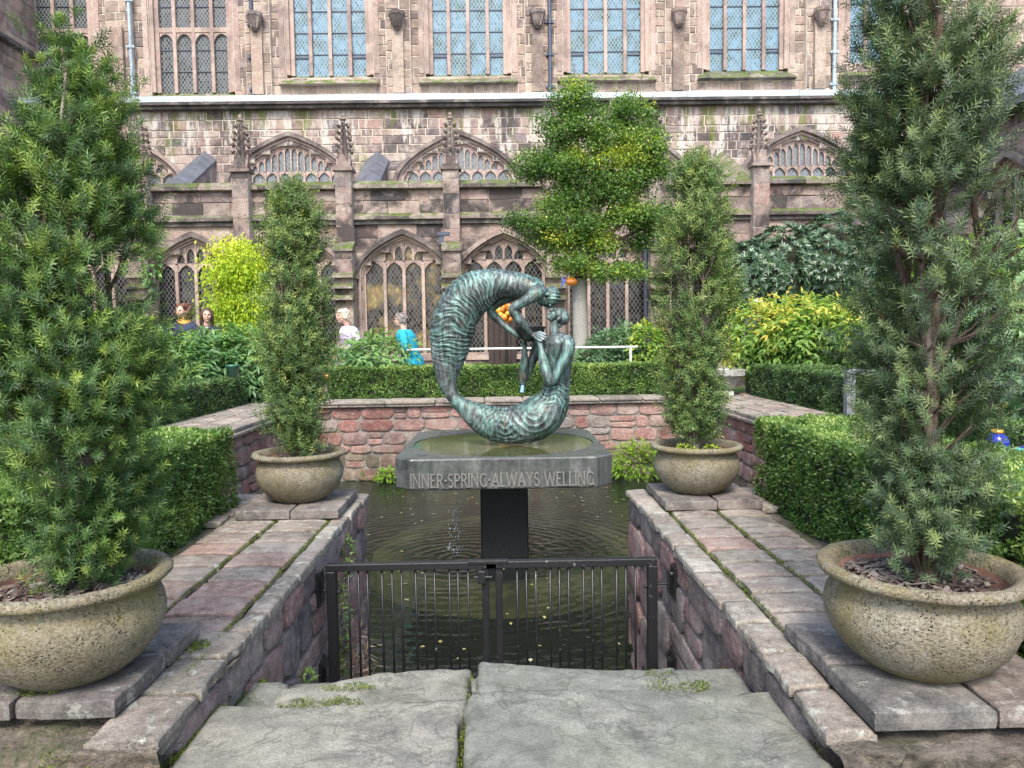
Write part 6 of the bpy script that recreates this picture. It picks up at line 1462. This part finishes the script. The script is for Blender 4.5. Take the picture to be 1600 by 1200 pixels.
    if glasses:
        m = Wd(MB())
        for s in (-1, 1): m.tube([hd + Vector((s * .034 + .021 * math.cos(a_), .098, .002 + .017 * math.sin(a_))) * k for a_ in np.linspace(0, 2 * PI, 13)], .0022, 5); m.tube([hd + Vector((s * .055, .096, .004)) * k, hd + Vector((s * .08, .0, .0)) * k], .0022, 5)
        m.build('glasses', m_black, t)
    return t
ZW = ZG + .006
def at(u, y): return P(u, 500, y)[0]
def top(u, v, y): return P(u, v, y)[1] - ZW
YW = 12.75
person('woman with curly auburn hair and a thick mustard scarf over a navy coat', (at(268, 12.3), 12.9, ZW), top(268, 472, 12.3), 158, .3, m_hairbr, 'curly', cloth('navy_coat', (.025, .035, .07)), cloth('dark_jeans', (.03, .035, .05)), 1.08, scarf=cloth('mustard_scarf', (.50, .30, .07)))
person('young woman with long straight brown hair, dark jacket and pale shirt, beside the golden tree', (at(323, YW), YW, ZW), top(323, 481, YW), 205, 0, m_hairdk, 'long', cloth('black_jacket', (.03, .03, .04)), cloth('black_trousers', (.02, .02, .025)), .98, shirt=cloth('pale_shirt', (.62, .65, .60)))
person('woman with short white-blond hair in a lilac top and grey trousers', (at(556, YW + .35), YW + .35, ZW), top(553, 483, YW + .35), 125, 1.2, m_hairwh, 'short', cloth('lilac_top', (.62, .50, .70)), cloth('grey_trousers', (.20, .18, .24)), 1.25, arm='bent', headtilt=1)
person('grey-haired woman in glasses and a turquoise cardigan walking beside the handrail', (at(643, YW), YW, ZW), top(634, 489, YW), 88, 1.0, m_hairgr, 'short', cloth('turquoise_cardigan', (.015, .34, .48)), cloth('purple_trousers', (.06, .04, .07)), 1.3, arm='bent', glasses=True, drape=True, headtilt=.5)
person('visitor with short silver hair half hidden behind the yellowing shrub', (at(1182, 12.9), 12.9, ZW), top(1182, 467, 12.9), 150, 0, simple('silver_hair', (.5, .5, .5), .6, var=.3), 'short', cloth('grey_coat', (.10, .10, .11)), cloth('brown_trousers', (.06, .05, .04)), 1.0)
person('visitor glimpsed through the far right yew, pale face and green top', (at(1101, 12.9), 12.9, ZW), top(1101, 462, 12.9), 160, 0, m_hairdk, 'short', cloth('green_top', (.06, .15, .06)), cloth('blue_trousers', (.05, .06, .10)), 1.0)
# ------------------------------------------------------------------ handrails
m_rail = simple('galvanised_rail', (.55, .55, .53), .45, .4, var=.15)
m_grey = simple('grey_painted_rail', (.24, .25, .27), .5, .2, var=.12, scale=8)
def rail(label, pts, posts, r, mat, zg, name='handrail'):
    t = thing(name, label, 'railing', (pts[0][0], pts[0][1], zg)); 
    for a_, b_ in zip(pts[:-1], pts[1:]): mb = MB(); a2, b2 = Vector(a_), Vector(b_); mb.tube([a2, b2], r, 4 if r > .03 else 10); mb.build('rail', mat, t)
    for q in posts: mb = MB(); w_ = r * .9; mb.box(q[0] - w_, q[0] + w_, q[1] - w_, q[1] + w_, zg, q[2] - r * .6); mb.build('post', mat, t)
    return t
yr = 12.45
a1, a2 = P(618, 547, yr), P(996, 542, yr)
rail('pale straight metal handrail behind the low hedge and the bronze', [(a1[0], yr, a1[1]), (a2[0], yr, a2[1])], [(P(725, 545, yr)[0], yr, a1[1]), (P(834, 545, yr)[0], yr, a1[1]), (P(985, 545, yr)[0], yr, a2[1]), (P(625, 545, yr)[0], yr, a1[1])], .022, m_rail, ZG)
q1, q2, q3 = P(1327, 578, 6.0), P(1565, 572, 6.0), P(1640, 600, 4.3)
t = thing('grey_handrail', 'grey square-section handrail crossing behind the nearest right yew', 'railing', (q1[0], 6.0, ZG))
mb = MB(); mb.box(q1[0] - .03, q2[0], 5.97, 6.03, q1[1] - .035, q1[1] + .005); mb.build('rail', m_grey, t)
mb = MB(); mb.box(q1[0] - .03, q1[0] + .04, 5.97, 6.03, ZG, q1[1] - .036); mb.build('post', m_grey, t)
q4 = P(1450, 590, 4.4); mb = MB(); mb.box(q4[0], q4[0] + 2.2, 4.37, 4.43, q4[1] - .055, q4[1] + .02); mb.build('lower_rail', m_grey, t)
mb = MB(); mb.box(q4[0] + 1.2, q4[0] + 1.27, 4.372, 4.428, ZG, q4[1] - .056); mb.build('post', m_grey, t)
# ------------------------------------------------------------------ stone urn on the coping corner
m_urn = stone('mossy_cast_stone', [(.22, .21, .17)], soot_amt=.4, moss=.5, bump=.01, lich=.3)
yu = 11.3; ux, uz = P(1131, 612, yu); t = thing('stone_urn', 'octagonal mossy stone bowl planter on the coping corner behind the far right yew', 'planter', (ux, yu, ZC + .005))
mb = MB(); k = 33 * yu / F; mb.lathe([(0, 0), (k * .5, 0), (k * .5, .05), (k * .36, .07)], 8, (ux, yu, ZC + .005)); mb.build('foot', m_urn, t)
mb = MB(); mb.lathe([(k * .34, .068), (k * .5, .10), (k * .88, .27), (k * 1.05, .30), (k * 1.08, .385), (k * .95, .39), (k * .9, .33), (0, .33)], 8, (ux, yu, ZC + .005)); mb.build('bowl', m_urn, t)
# glass orb and vessels in the beds
def gloss(name, col, rough=.12, emis=None):
    a = N(name); m = a.done(col, rough, None, .6); a.b.inputs['Coat Weight'].default_value = .5; return m
m_blueg, m_yelg, m_turq, m_orange, m_darkg = gloss('cobalt_glass', (.01, .02, .30)), gloss('amber_glass', (.75, .38, .03), .25), gloss('turquoise_glass', (.12, .42, .32), .3), gloss('orange_glass', (.65, .20, .02), .2), gloss('dark_bronze_glass', (.03, .03, .03), .25)
gx_, gz_ = P(1558, 692, 3.75); t = thing('cobalt_vase', 'round cobalt glass vase with a thick yellow rim standing beyond the right hedge', 'vase', (gx_, 3.75, gz_ - .06))
mb = MB(); mb.ball((gx_, 3.75, gz_), (.056, .056, .058), 24, 16); mb.build('body', m_blueg, t, True); mb = MB(); mb.tube([(gx_ + .020 * math.cos(q), 3.75 + .020 * math.sin(q), gz_ + .060) for q in np.linspace(0, 2 * PI, 20)], .011, 8); mb.build('rim', m_yelg, t, True)
mb = MB(); mb.tube([(gx_, 3.75, ZG), (gx_, 3.75, gz_ - .05)], .012, 8); mb.build('stake', m_black, t)
gx_, gz_ = P(1592, 722, 3.7); t = thing('turquoise_orb', 'turquoise glass orb with a broad black rim at the right picture edge', 'glass ornament', (gx_, 3.7, gz_ - .1))
mb = MB(); mb.ball((gx_, 3.7, gz_ - .01), (.10, .10, .085), 28, 18); mb.build('orb', m_turq, t, True)
mb = MB(); mb.tube([(gx_ + .105 * math.cos(q), 3.7 + .085 * math.sin(q) , gz_ + .035 + .05 * math.cos(q)) for q in np.linspace(0, 2 * PI, 40)], .011, 8, False); mb.build('rim', m_darkg, t, True)
mb = MB(); mb.ball((gx_ + .03, 3.7, gz_ + .045), (.045, .045, .035), 16, 10); mb.build('cap', m_blueg, t, True); mb = MB(); mb.tube([(gx_, 3.7, ZG), (gx_, 3.7, gz_ - .08)], .015, 8); mb.build('stake', m_black, t)
# hanging orange bird by the trunk, orange globe at the door
gx_, gz_ = P(893, 440, 13.3); t = thing('orange_glass_bird', 'ribbed orange glass bird with dark blue tail fixed beside the pale trunk', 'glass ornament', (gx_, 13.3, gz_))
mb = MB(); n_ = 24; V = []; Fc = []
for i in range(13):
    ph = PI * i / 12
    for j in range(n_): a_ = 2 * PI * j / n_; r_ = .075 * math.sin(ph) * (1 + .09 * math.cos(a_ * 9)); V.append((gx_ - .105 * math.cos(ph), 13.3 + r_ * math.cos(a_), gz_ + r_ * math.sin(a_)))
for i in range(12):
    for j in range(n_): Fc.append((i * n_ + j, i * n_ + (j + 1) % n_, (i + 1) * n_ + (j + 1) % n_, (i + 1) * n_ + j))
mb._add(V, Fc); mb.build('body', m_orange, t, True)
mb = MB(); mb.poly([(gx_ - .08, gz_ + .02), (gx_ - .19, gz_ + .09), (gx_ - .17, gz_ - .02), (gx_ - .21, gz_ - .13), (gx_ - .13, gz_ - .04)], 13.28, 13.31); mb.build('tail', m_blueg, t)
mb = MB(); mb.tube([(gx_ + .10, 13.3, gz_ + .07), (gx_ + .3, 13.42, gz_ + .07)], .012, 6); mb.build('bracket', m_black, t)
mb = MB(); tq = P(909, 434, 13.6); mb.lathe([(.142, -.02), (.146, 0), (.142, .02)], 20, (tq[0] - .02, 13.6, tq[1])); o = mb.build('tree_band', m_black); props(o, 'black strap round the pale tree trunk just below the crown', 'strap')
gx_, gz_ = P(791, 487, 16.6); t = thing('orange_glass_globe', 'amber and orange glass globe of packed baubles seen between the bronze arms', 'glass ornament', (gx_, 16.6, gz_))
Rq = random.Random(3)
for q in range(46):
    d = Vector((Rq.gauss(0, 1), Rq.gauss(0, 1), Rq.gauss(0, 1))).normalized(); mb = MB(); mb.ball(Vector((gx_, 16.6, gz_)) + Vector((d.x * .19, d.y * .15, d.z * .22)), Rq.uniform(.05, .085), 10, 8); mb.build('bauble', m_orange if Rq.random() < .6 else m_yelg, t, True)
mb = MB(); mb.tube([(gx_, 16.6, ZG), (gx_, 16.6, gz_)], .03, 8); mb.build('stand', m_black, t)
for u, v, y, lab in ((1203, 563, 11.4, 'orange glass bauble among the leaves above the right hedge'), (512, 588, 12.2, 'small orange flower by the white-haired woman’s trousers'.replace('’', ''))):
    gx_, gz_ = P(u, v, y); t = thing('orange_bauble', lab, 'ornament', (gx_, y, ZG)); mb = MB(); mb.ball((gx_, y, gz_), (.07, .06, .05), 14, 10); mb.ball((gx_ + .09, y, gz_ + .01), (.05, .05, .04), 12, 8); mb.build('globe', m_orange, t, True); mb = MB(); mb.tube([(gx_, y, ZG), (gx_, y, gz_)], .01, 6); mb.build('stake', m_black, t)
gx_, gz_ = P(364, 580, 9.0); t = thing('green_plant_pot', 'small dark green plastic pot on the soil below the peony leaves', 'pot', (gx_, 9.0, gz_ - .09)); mb = MB(); mb.lathe([(0, 0), (.055, 0), (.075, .13), (.085, .135), (.085, .16), (.07, .16), (.065, .12), (0, .12)], 20, (gx_, 9.0, gz_ - .08)); mb.build('body', gloss('green_plastic', (.01, .09, .05), .5), t, True)
# little spout and falling water under the bowl
gx_, gz_ = P(817, 608, YS - .12)
m_drop = N('water_drop'); m_drop = m_drop.done((.75, .85, .95), .05, None, .8)
R_ = random.Random(5); mb = MB()
mb.tube([(gx_, YS - .12, gz_ + .04), (gx_ - .01, YS - .12, gz_ - .03)], [.014, .02], 8)
o = mb.build('water_spout', gloss('blue_white_glass', (.25, .45, .75), .1)); props(o, 'small blue and white water spout hanging below the bronze elbow', 'spout')
mb = MB()
for k in range(70):
    c_ = R_.choice(((709, 862), (836, 826), (709, 862))); u = c_[0] + R_.gauss(0, 9); z = abs(R_.gauss(0, .03)) + .005
    x, y = PZ(u, c_[1], 0); mb.ball((x, y + R_.gauss(0, .05), z), (.0035, .0035, .004), 5, 3)
for k in range(40):
    u = R_.choice((710, 703, 716)) + R_.gauss(0, 1.5); x, z = P(u, R_.uniform(795, 860), 7.0); mb.ball((x, 7.0 + R_.gauss(0, .02), max(z, .02)), (.0035, .0035, .010), 5, 3)
o = mb.build('water_droplets', m_drop); o['kind'] = 'stuff'
